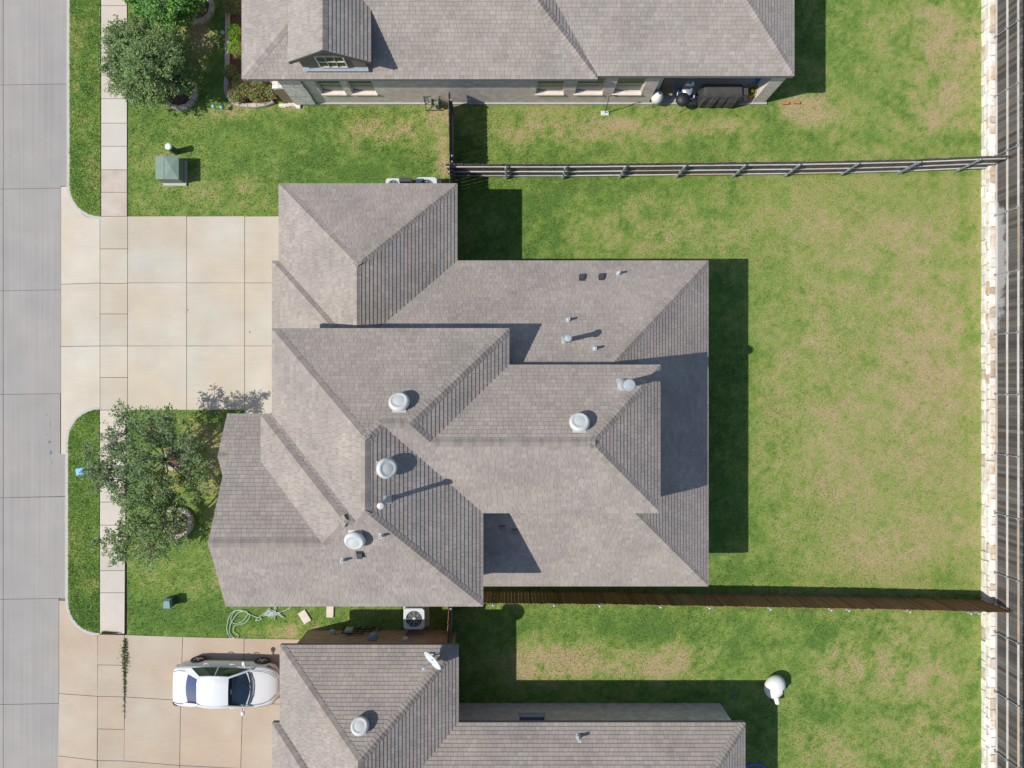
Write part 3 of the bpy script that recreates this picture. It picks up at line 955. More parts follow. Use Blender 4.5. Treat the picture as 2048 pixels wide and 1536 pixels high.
# ---- house to the north (top of the picture)
north = empty('house', (0, 0, 0), 'grey shingled brick house with a small gabled dormer and covered patio', 'house')
T1 = Mass([('L', -487, ZE, .46), ('S', -550, ZE, p), ('R', 154, ZE, .56), ('N', -1100, ZE, p)], level=1)
T2 = Mass([('S', -555.6, ZE, .40), ('R', 508.7, ZE, .447), ('N', -1100, ZE, .40)], [('L', 60)], level=1)
DM = Mass([('L', -386, 4.05, .62), ('R', -244, 4.05, .62)], [('S', -556), ('N', -730)], level=2)
# 'S' roofs face the camera side of this lot
north_roof, north_roof_o = build_roof(north, [T1, T2, DM], M_SHINGLE_T)

def wall_openings(mb, x0, x1, z0, z1, yf, th, ops, face=-1):
    """wall along x with rectangular openings (xa,xb,za,zb); yf front plane, thickness goes behind (away from face)"""
    ya, yb = (yf, yf+th) if face < 0 else (yf-th, yf)
    ops = sorted(ops); x = x0
    for xa, xb, za, zb in ops:
        if xa > x: mb.box(x, xa, ya, yb, z0, z1)
        if za > z0: mb.box(xa, xb, ya, yb, z0, za)
        if zb < z1: mb.box(xa, xb, ya, yb, zb, z1)
        x = xb
    if x < x1: mb.box(x, x1, ya, yb, z0, z1)

def window(parent, xa, xb, za, zb, yf, face=-1, upper=None, lower=None, rec=.09, sill=True, bars=0, frame=None):
    """sash window in a wall along x; parts: frame, panes, sill"""
    frame = frame or M_TRIM
    yb = yf - face*rec
    f = MB(); t = .045
    def bx(mb, x0, x1, z0, z1, ya, yb2):
        mb.box(x0, x1, min(ya, yb2), max(ya, yb2), z0, z1)
    bx(f, xa, xa+t, za, zb, yb, yb-face*.05); bx(f, xb-t, xb, za, zb, yb, yb-face*.05)
    bx(f, xa+t, xb-t, za, za+t, yb, yb-face*.05); bx(f, xa+t, xb-t, zb-t, zb, yb, yb-face*.05)
    zm = (za+zb)/2
    bx(f, xa+t, xb-t, zm-.02, zm+.02, yb, yb-face*.05)
    for q in range(bars):
        xx = xa+t+(xb-xa-2*t)*(q+1)/(bars+1)
        bx(f, xx-.008, xx+.008, zm+.02, zb-t, yb, yb-face*.04)
        bx(f, xx-.008, xx+.008, za+t, zm-.02, yb, yb-face*.04)
    wd = f.build('window', frame, parent)
    u = MB(); bx(u, xa+t, xb-t, zm+.02, zb-t, yb-face*.025, yb-face*.04); u.build('pane', upper or M_WINGREEN, wd)
    l = MB(); bx(l, xa+t, xb-t, za+t, zm-.02, yb-face*.03, yb-face*.045); l.build('pane', lower or M_WINGREY, wd)
    if sill:
        s = MB(); bx(s, xa-.03, xb+.03, za-.09, za-.002, yf+face*.05, yb-face*.05)
        s.build('sill', M_SILL, wd)
    return wd

YT = 561*U         # front plane of the north house's brick wall
nops = []
wins = [(-367, -321), (-308, -261), (46, 99), (121, 174), (195, 249)]
for a, b in wins: nops.append((a*U, b*U, .98, 2.45))
w = MB()
wall_openings(w, -432*U, 273*U, .0, ZE+.03, YT, .25, nops)
w.box(-470*U, -432.3*U, YT+.55, YT+.8, 0, ZE)            # set back entry
w.box(-470*U, -464*U, YT+.8, YT+12, 0, ZE)
w.box(272*U, 273*U+.25, YT+.25, YT+2.9, 0, ZE)           # patio side
w.box(273*U+.25, 508*U-.3, YT+2.7, YT+2.95, 0, ZE)       # patio back
w.box(478*U, 503*U, YT, YT+.5, 0, ZE-.02)                # corner pier
w.box(494*U, 503*U, YT+2.95, YT+12, 0, ZE)
w.build('wall', M_BRICK, north)
for a, b in wins: window(north, a*U, b*U, .98, 2.45, YT)
fs = MB(); fs.box(-432*U, 508*U, YT-.06, YT+.02, -.05, .10); fs.build('foundation', M_KERB, north)
ps = MB(); ps.box(273*U+.26, 502.5*U, YT+.03, YT+2.69, .0, .12); ps.build('patio_floor', M_KERB, north)
# limestone cladding at the front corner
lime = MB(); lime.box(-431*U, -389*U, YT-.05, YT-.003, .11, ZE-.04); lime_o = lime.build('stone_cladding', M_MORTAR, north)
zc = .12
while zc < ZE-.25:
    xx = -431*U; hh = random.choice([.16, .22, .28])
    while xx < -389*U-.05:
        ww = min(random.uniform(.25, .5), -389*U-xx)
        mb = MB(); mb.bbox(xx+.008, xx+ww-.008, -.0, .05, 0, hh-.014, .008)
        s = mb.build('stone', M_LIME, lime_o, (0, YT-.1, zc))
        xx += ww
    zc += hh
# dormer front
fy = 563*U
dw = MB()
zb = 3.05
dw.add([(-372*U, fy, zb), (-258*U, fy, zb), (-258*U, fy, 4.10), (-315*U, fy, 4.78), (-372*U, fy, 4.10),
        (-372*U, fy+1.9, zb), (-258*U, fy+1.9, zb), (-258*U, fy+1.9, 4.10), (-315*U, fy+1.9, 4.78), (-372*U, fy+1.9, 4.10)],
       [(0, 1, 2, 3, 4), (1, 6, 7, 2), (5, 0, 4, 9), (6, 5, 9, 8, 7)])
dwo = dw.build('dormer_wall', M_SIDING, north)
window(north, -340*U, -290*U, 3.35, 4.25, fy-.02, rec=-.03, sill=False, bars=2, upper=M_GLASSG, lower=M_GLASSG, frame=M_TRIM)
fl = MB(); fl.add([(-374*U, fy-.10, 3.175), (-256*U, fy-.10, 3.175), (-256*U, fy+.02, 3.30), (-374*U, fy+.02, 3.30)], [(0, 1, 2, 3)])
fl.build('flashing', M_GALV, north)
rk = MB()
for sx, xe in ((-1, -386), (1, -244)):
    a = Vector((-315*U, 556*U-.015, 4.945)); b = Vector((xe*U, 556*U-.015, 4.03))
    rk.add([a, b, b+Vector((0, 0, -.16)), a+Vector((0, 0, -.18)), a+Vector((0, .04, 0)), b+Vector((0, .04, 0)), b+Vector((0, .04, -.16)), a+Vector((0, .04, -.18))],
           [(0, 1, 2, 3), (0, 4, 5, 1), (3, 2, 6, 7), (4, 7, 6, 5), (1, 5, 6, 2)])
rk.build('rake_board', M_FASCIA, north)

# ---- house to the south (bottom of the picture)
ZS = 2.6
south = empty('house', (0, 0, 0), 'single storey brown hip roofed house with a satellite dish on its garage roof', 'house')
SG = Mass([('L', -423, ZS, p), ('N', 476, ZS, p), ('R', -97.6, ZS, p)], [('S', 900)], level=1)
SH = Mass([('L', -437, ZS, p), ('N', 617.5, ZS, p), ('R', 425, ZS, p), ('S', 1150, ZS, p)], level=1)
south_roof, south_roof_o = build_roof(south, [SG, SH], M_SHINGLE)
w = MB()
YS = -638*U
gw = MB(); gw.box(-408*U, -113*U, -800*U, -492*U, 0, ZS+.1); gw.build('garage_wall', M_BRICK3, south)
wall_openings(w, -112*U, 416*U, 0, ZS+.06, YS, .25, [(12*U, 64*U, .95, 2.25)], face=1)
w.box(-420*U, 416*U, -1130*U, -700*U, 0, ZS+.05)
w.box(408*U, 415.5*U, -699*U, YS-.25, 0, ZS+.05)
w.build('wall', M_BRICK, south)
window(south, 12*U, 64*U, .95, 2.25, YS, face=1, upper=M_WINGREY, lower=M_GLASS)

# ------------------------------------------------------------------ things on the roofs
def frame_for(nrm, up=None):
    z = nrm.normalized(); x = Vector((0, 0, 1)).cross(z)
    x = x.normalized() if x.length > 1e-4 else Vector((1, 0, 0))
    y = z.cross(x)
    M = Matrix((x, y, z)).transposed().to_4x4()
    return M
_vent = {}
def dome_vent(house, roof, px, py, s=1.0):
    pos, n = roof.at_px(px, py)
    if 'm' not in _vent:
        f = MB(); f.box(-.22, .22, -.13, .28, .0, .024); _vent['f'] = f.mesh('roof_vent', M_VENTW)
        c = MB(); c.lathe([(.235, .02), (.225, .2)], 24, cap=False); _vent['c'] = c.mesh('collar', M_VENTW, True)
        d = MB(); d.lathe([(.27, .17), (.325, .165), (.335, .19), (.325, .235), (.29, .285), (.235, .31), (.225, .300), (.15, .318), (.07, .328), (.005, .33)], 32)
        _vent['d'] = d.mesh('cap', M_VENTW, True)
        _vent['m'] = 1
    M = frame_for(n); M.translation = pos + n*.012
    a = link('roof_vent', _vent['f'], house); a.matrix_world = M
    link('collar', _vent['c'], a); link('cap', _vent['d'], a)
    return a
for q in [(800, 810), (769, 935), (712, 1072), (1158, 850)]: dome_vent(main, main_roof, *q)
dome_vent(south, south_roof, 722, 1453)

def flue(house, roof, px, py, h, r, cap_r, tilt=None):
    pos, n = roof.at_px(px, py)
    f = MB(); s = r*1.75
    M = frame_for(n); M.translation = pos+n*.012
    f.add([M @ Vector(v) for v in [(-s, -s, 0), (s, -s, 0), (s, s, 0), (-s, s, 0), (-s, -s, .016), (s, -s, .016), (s, s, .016), (-s, s, .016)]],
          [(0, 3, 2, 1), (4, 5, 6, 7), (0, 1, 5, 4), (1, 2, 6, 5), (2, 3, 7, 6), (3, 0, 4, 7)])
    T = Matrix.Translation(pos)
    f.lathe([(r*1.7, -.10), (r*1.3, .12), (r*1.02, .22)], 16, T)
    fo = f.build('flue', M_LEAD, house); smooth_by_angle(fo)
    q = MB(); q.lathe([(r, .1), (r, h-.16)], 16, T); po = q.build('pipe', M_GALV, fo, smooth=True); smooth_by_angle(po)
    if cap_r:
        c = MB(); c.lathe([(cap_r*.9, h-.10), (cap_r, h-.09), (cap_r, h-.02), (cap_r*.9, h), (.004, h+.012)], 20, T)
        co = c.build('rain_cap', M_GALV, fo, smooth=True); smooth_by_angle(co)
    return fo
flue(main, main_roof, 1131, 681, 1.25, .085, .125)
flue(main, main_roof, 1247, 770, 1.25, .13, .19)
flue(main, main_roof, 775, 999, 1.2, .075, .11)
def pipe_vent(house, roof, px, py, h=.34, r=.045):
    pos, n = roof.at_px(px, py)
    M = frame_for(n); M.translation = pos+n*.012
    f = MB()
    f.add([M @ Vector(v) for v in [(-.085, -.09, 0), (.085, -.09, 0), (.085, .12, 0), (-.085, .12, 0), (-.085, -.09, .020), (.085, -.09, .020), (.085, .12, .020), (-.085, .12, .020)]],
          [(0, 3, 2, 1), (4, 5, 6, 7), (0, 1, 5, 4), (1, 2, 6, 5), (2, 3, 7, 6), (3, 0, 4, 7)])
    T = Matrix.Translation(pos)
    f.lathe([(r*1.9, -.06), (r*1.35, .14)], 12, T)
    fo = f.build('pipe_vent', M_LEAD, house); smooth_by_angle(fo)
    q = MB(); q.lathe([(r, .05), (r, h), (r*.72, h), (r*.72, h-.08), (.004, h-.08)], 12, T)
    q.build('pipe', M_WHITE, fo)
for q in [(1236, 547), (1136, 640), (1189, 697), (764, 1070), (688, 1119)]: pipe_vent(main, main_roof, *q)
pipe_vent(south, south_roof, 1157, 1472, .42, .05)
def box_vent(house, roof, px, py, s=.095, mat=None):
    mat = mat or M_VENTD
    pos, n = roof.at_px(px, py)
    M = frame_for(n); M.translation = pos+n*.012
    f = MB(); f.box(-s*1.25, s*1.25, -s*1.1, s*1.5, 0, .018)
    fo = f.build('box_vent', mat, house); fo.matrix_world = M
    h = MB(); h.add([(-s, -s, .018), (s, -s, .018), (s, s, .018), (-s, s, .018), (-s*.95, -s, .12), (s*.95, -s, .12), (s*.9, s, .07), (-s*.9, s, .07)],
                    [(4, 5, 6, 7), (0, 1, 5, 4), (1, 2, 6, 5), (2, 3, 7, 6), (3, 0, 4, 7)])
    h.build('hood', mat, fo)
for q in [(1164, 556), (1203, 555), (720, 1108)]: box_vent(main, main_roof, *q)
for q in [(1006, 1054), (1030, 1062)]: box_vent(main, main_roof, *q, .085, M_CAP)

# satellite dish on the south house
pos, n = south_roof.at_px(862, 1312)
dish = empty('satellite_dish', pos, 'pale grey satellite dish on a short mast at the garage roof corner', 'satellite dish')
mst = MB(); mst.tube([(0, 0, -.02), (0, 0, .3), (.12, .08, .62)], .025, 8); mst.box(-.1, .1, -.1, .1, -.04, .05); mst.build('mast', M_GALV, dish)
nd = Vector((-.66, -.55, .62)).normalized()
M = frame_for(nd); M.translation = Vector((.18, .13, .66))
dm = MB()
prof = [(.005, .0), (.12, .008), (.24, .03), (.33, .058), (.40, .085)]
back = [(.41, .08), (.33, .045), (.24, .016), (.12, -.008), (.005, -.016)]
S = M @ Matrix.Diagonal((1.05, .88, 1, 1))
dm.lathe(prof+back, 28, S, cap=False)
smooth_by_angle(dm.build('reflector', M_ACW, dish, smooth=True))
arm = MB(); a0 = M @ Vector((0, -.34, .04)); a1 = M @ Vector((0, -.28, .42)); arm.tube([a0, a1], .016, 6)
arm.box(a1.x-.05, a1.x+.05, a1.y-.05, a1.y+.05, a1.z-.04, a1.z+.05); arm.build('feed_arm', M_GALV, dish)

# ------------------------------------------------------------------ fences
def picket_mesh(w, h, mat, ear=.03):
    mb = MB(); t = .018
    pts = [(-w/2, 0), (w/2, 0), (w/2, h-ear), (w/2-ear, h), (-w/2+ear, h), (-w/2, h-ear)]
    vs = [(x, -t/2, z) for x, z in pts] + [(x, t/2, z) for x, z in pts]
    n = len(pts)
    mb.add(vs, [tuple(range(n)), tuple(range(2*n-1, n-1, -1))] + [(i, n+i, n+(i+1) % n, (i+1) % n) for i in range(n)])
    return mb.mesh('picket', mat)
def fence(label, pts, z0, h, side, wood, rails, posts, rail_z, post_h, spacing=2.44, pw=.14, first_post=0.0, post_r=.035, cap=None, phase=None):
    """pts: ground polyline in metres (x,y[,z]); side +1: rails and posts to the left of the run"""
    f = empty('fence', (pts[0][0], pts[0][1], z0), label, 'fence')
    o0 = Vector((pts[0][0], pts[0][1], z0))
    meshes = [picket_mesh(pw-.006, h*k, wood) for k in (.985, 1.0, 1.012, .995)]
    bb_ = MB(); bb_.box(-.045, .045, -.042, .042, -.025, .025); brk = bb_.mesh('bracket', posts)
    rnd = random.Random(len(label))
    dist = 0.0
    nextp = first_post
    for a, b in zip(pts[:-1], pts[1:]):
        A_ = Vector((a[0], a[1], 0)); B_ = Vector((b[0], b[1], 0))
        za = a[2] if len(a) > 2 else 0.0; zb2 = b[2] if len(b) > 2 else 0.0
        d = (B_-A_); ln = d.length; d = d/ln; nl = Vector((-d.y, d.x, 0))*side
        ang = math.atan2(d.y, d.x)
        k = max(1, int(round(ln/pw)))
        for i in range(k):
            q = A_+d*((i+.5)*ln/k); zz = za+(zb2-za)*(i+.5)/k
            o = link('picket', meshes[rnd.randrange(4)], f, q-o0+Vector((0, 0, z0+zz)) + nl*rnd.uniform(-.002, .002), (rnd.uniform(-.006, .006), 0, ang))
        # rails in lengths between posts
        cuts = [0.0]; s = nextp-dist
        ps = []
        while s < ln:
            if s >= 0: ps.append(s); 
            if s > .05: cuts.append(s)
            s += spacing
        cuts.append(ln)
        for s0, s1 in zip(cuts[:-1], cuts[1:]):
            if s1-s0 < .03: continue
            for rz in rail_z:
                mb = MB(); mb.box(.005, s1-s0-.005, -.019, .019, -.036, .036)
                q = A_+d*s0+nl*.031
                zz = za+(zb2-za)*s0/ln
                mb.build('rail', rails if rnd.random() < .85 else M_RAIL_TAN, f, q-o0+Vector((0, 0, z0+rz+zz+rnd.uniform(-.012, .012))), (0, -math.atan2(zb2-za, ln), ang))
        for s in ps:
            q = A_+d*s+nl*(.052+post_r); zz = za+(zb2-za)*s/ln
            mb = MB(); mb.lathe([(post_r, -.05), (post_r, post_h), (post_r*1.25, post_h), (post_r*1.2, post_h+.03), (.004, post_h+.05)], 10)
            po = mb.build('post', posts, f, q-o0+Vector((0, 0, z0+zz)))
            for rz in rail_z:
                link('bracket', brk, po, (0, 0, rz), (0, 0, ang))
        dist += ln; nextp = dist + (s-ln if s >= ln else 0)
    return f
g = gp
# north boundary: runs left to right, rails on the side of the middle house (right of the run)
npts = [g(899, 353.5), g(1125, 353.5), g(1568, 349), g(1679, 347), g(1796, 344), (*g(1907, 340.5), .10), (*g(1958, 340), .16)]
fence('dark weathered cedar picket fence with pale rails between the two back lawns', npts, 0, 1.72, -1, M_WOOD_N, M_RAIL, M_POST,
      (.22, .80, 1.42), 1.60, spacing=2.36, first_post=2.36)
# rear boundary on the stone wall: runs down the picture, rails towards the houses
epts = [(19.80, 17.2), (19.80, -17.6)]
fence('grey brown weathered picket fence standing on the white stone wall', epts, .50, 1.55, -1, M_WOOD_E, M_RAIL, M_POST,
      (.10, .74, 1.36), 1.46, spacing=2.43, first_post=.60, post_r=.02)
# south boundary: boards face the middle house, rails behind
spts = []
for x, y in [(905, 1206.5), (966, 1207), (1200, 1209), (1420, 1213), (1700, 1218), (1960, 1224)]:
    v = P(x, y, 1.72); spts.append((v.x, v.y))
spts.append((19.72, spts[-1][1]-.06))
fence('warm brown cedar privacy fence with its boards facing the middle house', spts, 0, 1.70, -1, M_WOOD_S, M_RAIL, M_GALV,
      (.25, .85, 1.45), 1.66, spacing=2.4, first_post=1.6)
# short cross fences at the front line of the yards
v0 = P(897, 180, 1.72); v1 = P(899, 322, 1.72); v2 = P(896, 378, 1.72)
fence('short dark picket fence closing the side yard beside the grey house', [(v0.x, v0.y), (v1.x, v1.y), (v1.x+.02, v2.y-.2)], 0, 1.72, 1, M_WOOD_N, M_WOOD_N, M_POST,
      (.25, .85, 1.45), 1.62, spacing=2.2, first_post=.35)
v0 = P(897, 1214, 1.72); v1 = P(893, 1286, 1.72)
fence('short brown picket fence with a gate beside the air conditioner', [(v0.x, v0.y), (v1.x, v1.y-.5)], 0, 1.72, 1, M_WOOD_S, M_WOOD_S, M_POST,
      (.25, .85, 1.45), 1.62, spacing=1.5, first_post=.1)

# ------------------------------------------------------------------ stone retaining wall
wall = MB(); WX = 19.575
wall.box(WX+.05, WX+.60, -17.8, 17.4, -.29, .465)
wall_o = tag(wall.build('stone_wall', M_MORTAR), 'low white limestone retaining wall under the rear picket fence', 'wall')
def stone(mb_dims, loc, mat, parent, jit=.02, name='stone'):
    lx, ly, lz = mb_dims
    j = lambda: random.uniform(-jit, jit)
    mb = MB()
    b = min(.03, lz*.25)
    base = [(-lx/2, -ly/2), (lx/2, -ly/2), (lx/2, ly/2), (-lx/2, ly/2)]
    lo = [(x+j()*.5, y+j()*.5, -lz/2) for x, y in base]
    hi = [(x+j(), y+j(), lz/2-b) for x, y in base]
    tp = [(x*.86+j(), y*(1-2*b/ly)+j()*.6, lz/2+j()*.4) for x, y in base]
    mb.add(lo+hi+tp, [(3, 2, 1, 0), (0, 1, 5, 4), (1, 2, 6, 5), (2, 3, 7, 6), (3, 0, 4, 7), (4, 5, 9, 8), (5, 6, 10, 9), (6, 7, 11, 10), (7, 4, 8, 11), (8, 9, 10, 11)])
    return mb.build(name, mat, parent, loc)
def face_stones(z0, z1, lens):
    y = -17.75
    while y < 17.3:
        l = random.uniform(*lens)
        cut = random.random() < .15
        parts = [(z0, (z0+z1)/2), ((z0+z1)/2, z1)] if cut else [(z0, z1)]
        for a, b in parts:
            # bulging face pointing at -x : build flat then turn
            lx = (b-a)-.014; ly = l-.016
            s = stone((lx, ly, .13), (WX+.035, y+l/2, (a+b)/2), M_STONE if random.random() < .9 else M_STONE_TAN, wall_o, .024)
            s.rotation_euler = (0, -math.pi/2, 0)
        y += l
face_stones(-.02, .25, (.26, .66)); face_stones(.25, .475, (.22, .60))
y = -17.75
while y < 17.3:
    l = random.uniform(.24, .55)
    stone((.22, l-.018, .09), (WX+.12, y+l/2, .475), M_STONE_TAN if random.random() < .55 else M_STONE, wall_o, .026)
    y += l

# ------------------------------------------------------------------ grass blades
def px_of(x, y): return 1024+x*48, 768-y*48
def grass(n, region):
    x0, x1, y0, y1 = region
    x = rng.uniform(x0, x1, n); y = rng.uniform(y0, y1, n)
    return x, y
HOLES = [(255, 433, 608, 819), (491, 800, 610, 832), (251, 1271, 365, 1700), (360, 1275, 490, 1700), (480, 1278, 620, 1700),
         (590, -200, 1540, 206.5), (540, -200, 600, 208), (455, -200, 560, 212),
         (618, 420, 910, 720), (612, 566, 1365, 870), (964, 750, 1361, 1117), (578, 833, 966, 1112),
         (616, 1262, 915, 1700), (906, 1405, 1440, 1700), (618, 1261, 910, 1310),
         (820, 384, 840, 400), (1959, -200, 2100, 1800)]
def blades(name, n, region, holes, inside=None, zbase=0.0, gain=1.0):
    x, y = grass(n, region)
    px, py = px_of(x, y)
    keep = np.ones(n, bool)
    for a, b, c, d in holes:
        keep &= ~((px > a) & (px < c) & (py > b) & (py < d))
    # edge of neighbour's drive runs slightly downhill
    if inside is not None: keep &= in_poly(px, py, inside)
    x = x[keep]; y = y[keep]; n = len(x)
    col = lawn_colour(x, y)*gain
    pat = fbm(x, y, 2.6, 3, 6.6)
    col = col*(.72+.56*rng.random(n))[:, None]*(0.8+.4*pat)[:, None]
    # some straw coloured blades everywhere
    straw = rng.random(n) < .09
    col[straw] = np.array([.30, .25, .12])*(.7+.5*rng.random(straw.sum()))[:, None]
    L = rng.uniform(.035, .085, n); W = rng.uniform(.010, .022, n)
    az = rng.uniform(0, 2*np.pi, n); tl = np.radians(rng.uniform(25, 78, n))
    dx = np.cos(az)*np.sin(tl); dy = np.sin(az)*np.sin(tl); dz = np.cos(tl)
    sx = -np.sin(az); sy = np.cos(az)
    z0 = np.full(n, zbase-.008)
    v = np.zeros((n, 3, 3))
    v[:, 0] = np.stack([x-sx*W, y-sy*W, z0], 1)
    v[:, 1] = np.stack([x+sx*W, y+sy*W, z0], 1)
    v[:, 2] = np.stack([x+dx*L, y+dy*L, z0+dz*L+.008], 1)
    F = np.arange(n*3).reshape(n, 3)
    me = fast_mesh(name, v.reshape(-1, 3), F, M_BLADE, np.repeat(col, 3, 0))
    o = link(name, me)
    return o
gx0, gy1 = g(254, -160); gx1, gy0 = g(1962, 1700)
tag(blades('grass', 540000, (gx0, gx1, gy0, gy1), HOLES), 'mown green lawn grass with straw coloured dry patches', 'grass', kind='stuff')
a0 = g(138, -60); a1 = g(206, 436)
tag(blades('grass', 26000, (a0[0], a1[0], a1[1], a0[1]), [], strip1, .012, 1.28), 'long strip of grass between road and sidewalk beside the grey house', 'grass', kind='stuff')
a0 = g(136, 818); a1 = g(202, 1268)
tag(blades('grass', 24000, (a0[0], a1[0], a1[1], a0[1]), [], strip2, .012, 1.28), 'grass strip with rounded ends between road and sidewalk by the oak trees', 'grass', kind='stuff')
# weeds growing out of the neighbour's driveway joint
def weed(px0, py0, px1, py1, n, wmax):
    t = rng.beta(1.2, 2.4, n); x = px0+(px1-px0)*t; y = py0+(py1-py0)*t
    amp = wmax*np.exp(-((t-.24)/.17)**2)+.7
    x = x+rng.normal(0, 1, n)*amp*.45
    X = (x-1024)*U; Y = -(y-768)*U
    L = rng.uniform(.04, .12, n); W = rng.uniform(.008, .018, n)
    az = rng.uniform(0, 2*np.pi, n); tl = np.radians(rng.uniform(30, 80, n))
    v = np.zeros((n, 3, 3)); sx = -np.sin(az); sy = np.cos(az)
    v[:, 0] = np.stack([X-sx*W, Y-sy*W, np.full(n, .03)], 1); v[:, 1] = np.stack([X+sx*W, Y+sy*W, np.full(n, .03)], 1)
    v[:, 2] = np.stack([X+np.cos(az)*np.sin(tl)*L, Y+np.sin(az)*np.sin(tl)*L, .035+np.cos(tl)*L], 1)
    col = np.array([.07, .11, .028])*(.6+.7*rng.random(n))[:, None]
    return link('weeds', fast_mesh('weeds', v.reshape(-1, 3), np.arange(n*3).reshape(n, 3), M_BLADE, np.repeat(col, 3, 0)))
tag(weed(251.5, 1276, 250, 1445, 800, 9), 'green weeds growing out of the driveway joint beside the white car', 'weeds', kind='stuff')
tag(weed(205, 1264, 246, 1265, 260, 3), 'thin weeds in the joint where sidewalk meets the tan driveway', 'weeds', kind='stuff')

# ------------------------------------------------------------------ planting beds, mulch
mb = MB()
px_prism(mb, [(458, -110), (458, 175), (463, 197), (478, 208), (505, 212), (545, 208), (565, 200), (600, 205), (600, -110)], -.05, .05)
tag(mb.build('planting_bed', M_MULCH), kind='structure')
# ------------------------------------------------------------------ foliage
def leaf_mesh(name, pts, size, cols, flat=.35):
    n = len(pts)
    L = size*rng.uniform(.7, 1.35, n); W = L*rng.uniform(.38, .6, n)
    a = rng.normal(0, 1, (n, 3)); a[:, 2] *= flat+.2; a /= np.linalg.norm(a, axis=1)[:, None]
    b = rng.normal(0, 1, (n, 3)); b[:, 2] *= flat; b -= (a*b).sum(1)[:, None]*a; b /= np.linalg.norm(b, axis=1)[:, None]
    v = np.zeros((n, 4, 3))
    v[:, 0] = pts-a*L[:, None]/2; v[:, 2] = pts+a*L[:, None]/2
    v[:, 1] = pts-b*W[:, None]/2; v[:, 3] = pts+b*W[:, None]/2
    F = np.arange(n*4).reshape(n, 4)
    return fast_mesh(name, v.reshape(-1, 3), F, M_LEAF, np.repeat(cols, 4, 0))

def tree(base_px, label, cat, blobs, n_twigs, leaves, size, col, trunk_r=.09, spread=.16, name='oak_tree', group=None, twig_len=.5, colvar=.35):
    b = Vector((*g(*base_px), 0.0))
    t = empty(name, b, label, cat, group)
    rnd = random.Random(hash(label) % 1000 if False else len(label)*7+int(base_px[1]))
    cen = [(P(x, y, z), r) for x, y, z, r in blobs]
    top = sum((c for c, r in cen), Vector())/len(cen)
    fork = Vector(((top.x-b.x)*.25, (top.y-b.y)*.25, max(1.0, min(c.z for c, r in cen)*.55)))
    tr = MB()
    tr.tube([(0, 0, -.15), (fork.x*.3, fork.y*.3, fork.z*.5), tuple(fork)], [trunk_r*1.35, trunk_r*1.05, trunk_r*.85], 9)
    wood = MB(); twigs = MB(); pts = []; shade = []
    tips = []
    for c, r in cen:
        c0 = c-b
        mid = (fork+c0)/2 + Vector((rnd.uniform(-.2, .2), rnd.uniform(-.2, .2), rnd.uniform(-.05, .25)))
        wood.tube([tuple(fork*.96), tuple(mid), tuple(c0)], [trunk_r*.55, trunk_r*.36, trunk_r*.16], 6)
        k = max(4, int(n_twigs*r*r))
        for _ in range(k):
            d = Vector((rnd.gauss(0, 1), rnd.gauss(0, 1), rnd.gauss(0, .75))).normalized()
            rad = r*(rnd.random()**.45)
            e = c0+Vector((d.x*rad, d.y*rad, d.z*rad*.72))
            st = c0.lerp(e, .15 + .25*rnd.random()) if rnd.random() < .6 else mid.lerp(c0, rnd.random())
            m2 = (st+e)/2+Vector((rnd.uniform(-.1, .1), rnd.uniform(-.1, .1), rnd.uniform(0, .12)))
            (twigs if rnd.random() < .75 else wood).tube([tuple(st), tuple(m2), tuple(e+(e-c0)*.12)], [.014, .010, .004], 4, cap=False)
            out = (e-c0)
            out = out.normalized() if out.length > .01 else Vector((1, 0, 0))
            for q in range(leaves):
                u = rnd.random()
                pb = m2.lerp(e+out*.16, u**.8)
                pts.append(b+pb+Vector((rnd.gauss(0, spread*.6), rnd.gauss(0, spread*.6), rnd.gauss(0, spread*.5))))
                shade.append(rnd.gauss(0, 1))
    tr.build('trunk', M_BARK, t, smooth=True)
    wood.build('branches', M_BARK, t)
    tag(twigs.build('twigs', M_TWIG, t), kind='stuff')
    pts = np.array([tuple(p) for p in pts])
    n = len(pts)
    cl = fbm(pts[:, 0]*1.0, pts[:, 1]*1.0, 1.4, 3, 4.4)
    cols = np.array(col)*(1+colvar*(rng.random(n)-.5))[:, None]*(.75+.5*cl)[:, None]
    warm = rng.random(n) < .12
    cols[warm] = cols[warm]*np.array([1.5, 1.3, .9])
    me = leaf_mesh('crown', pts-np.array(tuple(b)), size, cols)
    link('crown', me, t)
    return t

tree((366, 192), 'dense olive green oak tree beside the grey house with a round stone bed', 'tree',
     [(248, 92, 1.8, .80), (300, 128, 2.2, 1.15), (328, 80, 1.7, .62), (352, 150, 1.5, .75), (262, 160, 1.6, .80), (305, 186, 1.3, .62), (232, 130, 1.6, .55), (282, 58, 1.6, .55),
      (330, 118, 2.7, .65), (372, 112, 1.2, .40), (236, 58, 1.5, .38), (372, 168, 1.2, .40), (228, 165, 1.4, .36), (268, 195, 1.2, .36), (285, 120, 2.9, .6), (222, 95, 1.5, .36)],
     190, 27, .092, (.18, .275, .10), .09, .095)
tree((402, 12), 'bright green leafy tree cut by the top of the picture beside the grey house', 'tree',
     [(282, 2, 1.8, .65), (330, 8, 2.2, .85), (372, 6, 1.8, .62), (320, -60, 2.3, 1.1), (405, -40, 1.7, .7), (262, -30, 1.8, .5), (300, 28, 1.5, .4), (350, 30, 1.5, .4)],
     190, 30, .108, (.13, .30, .06), .09, .11)
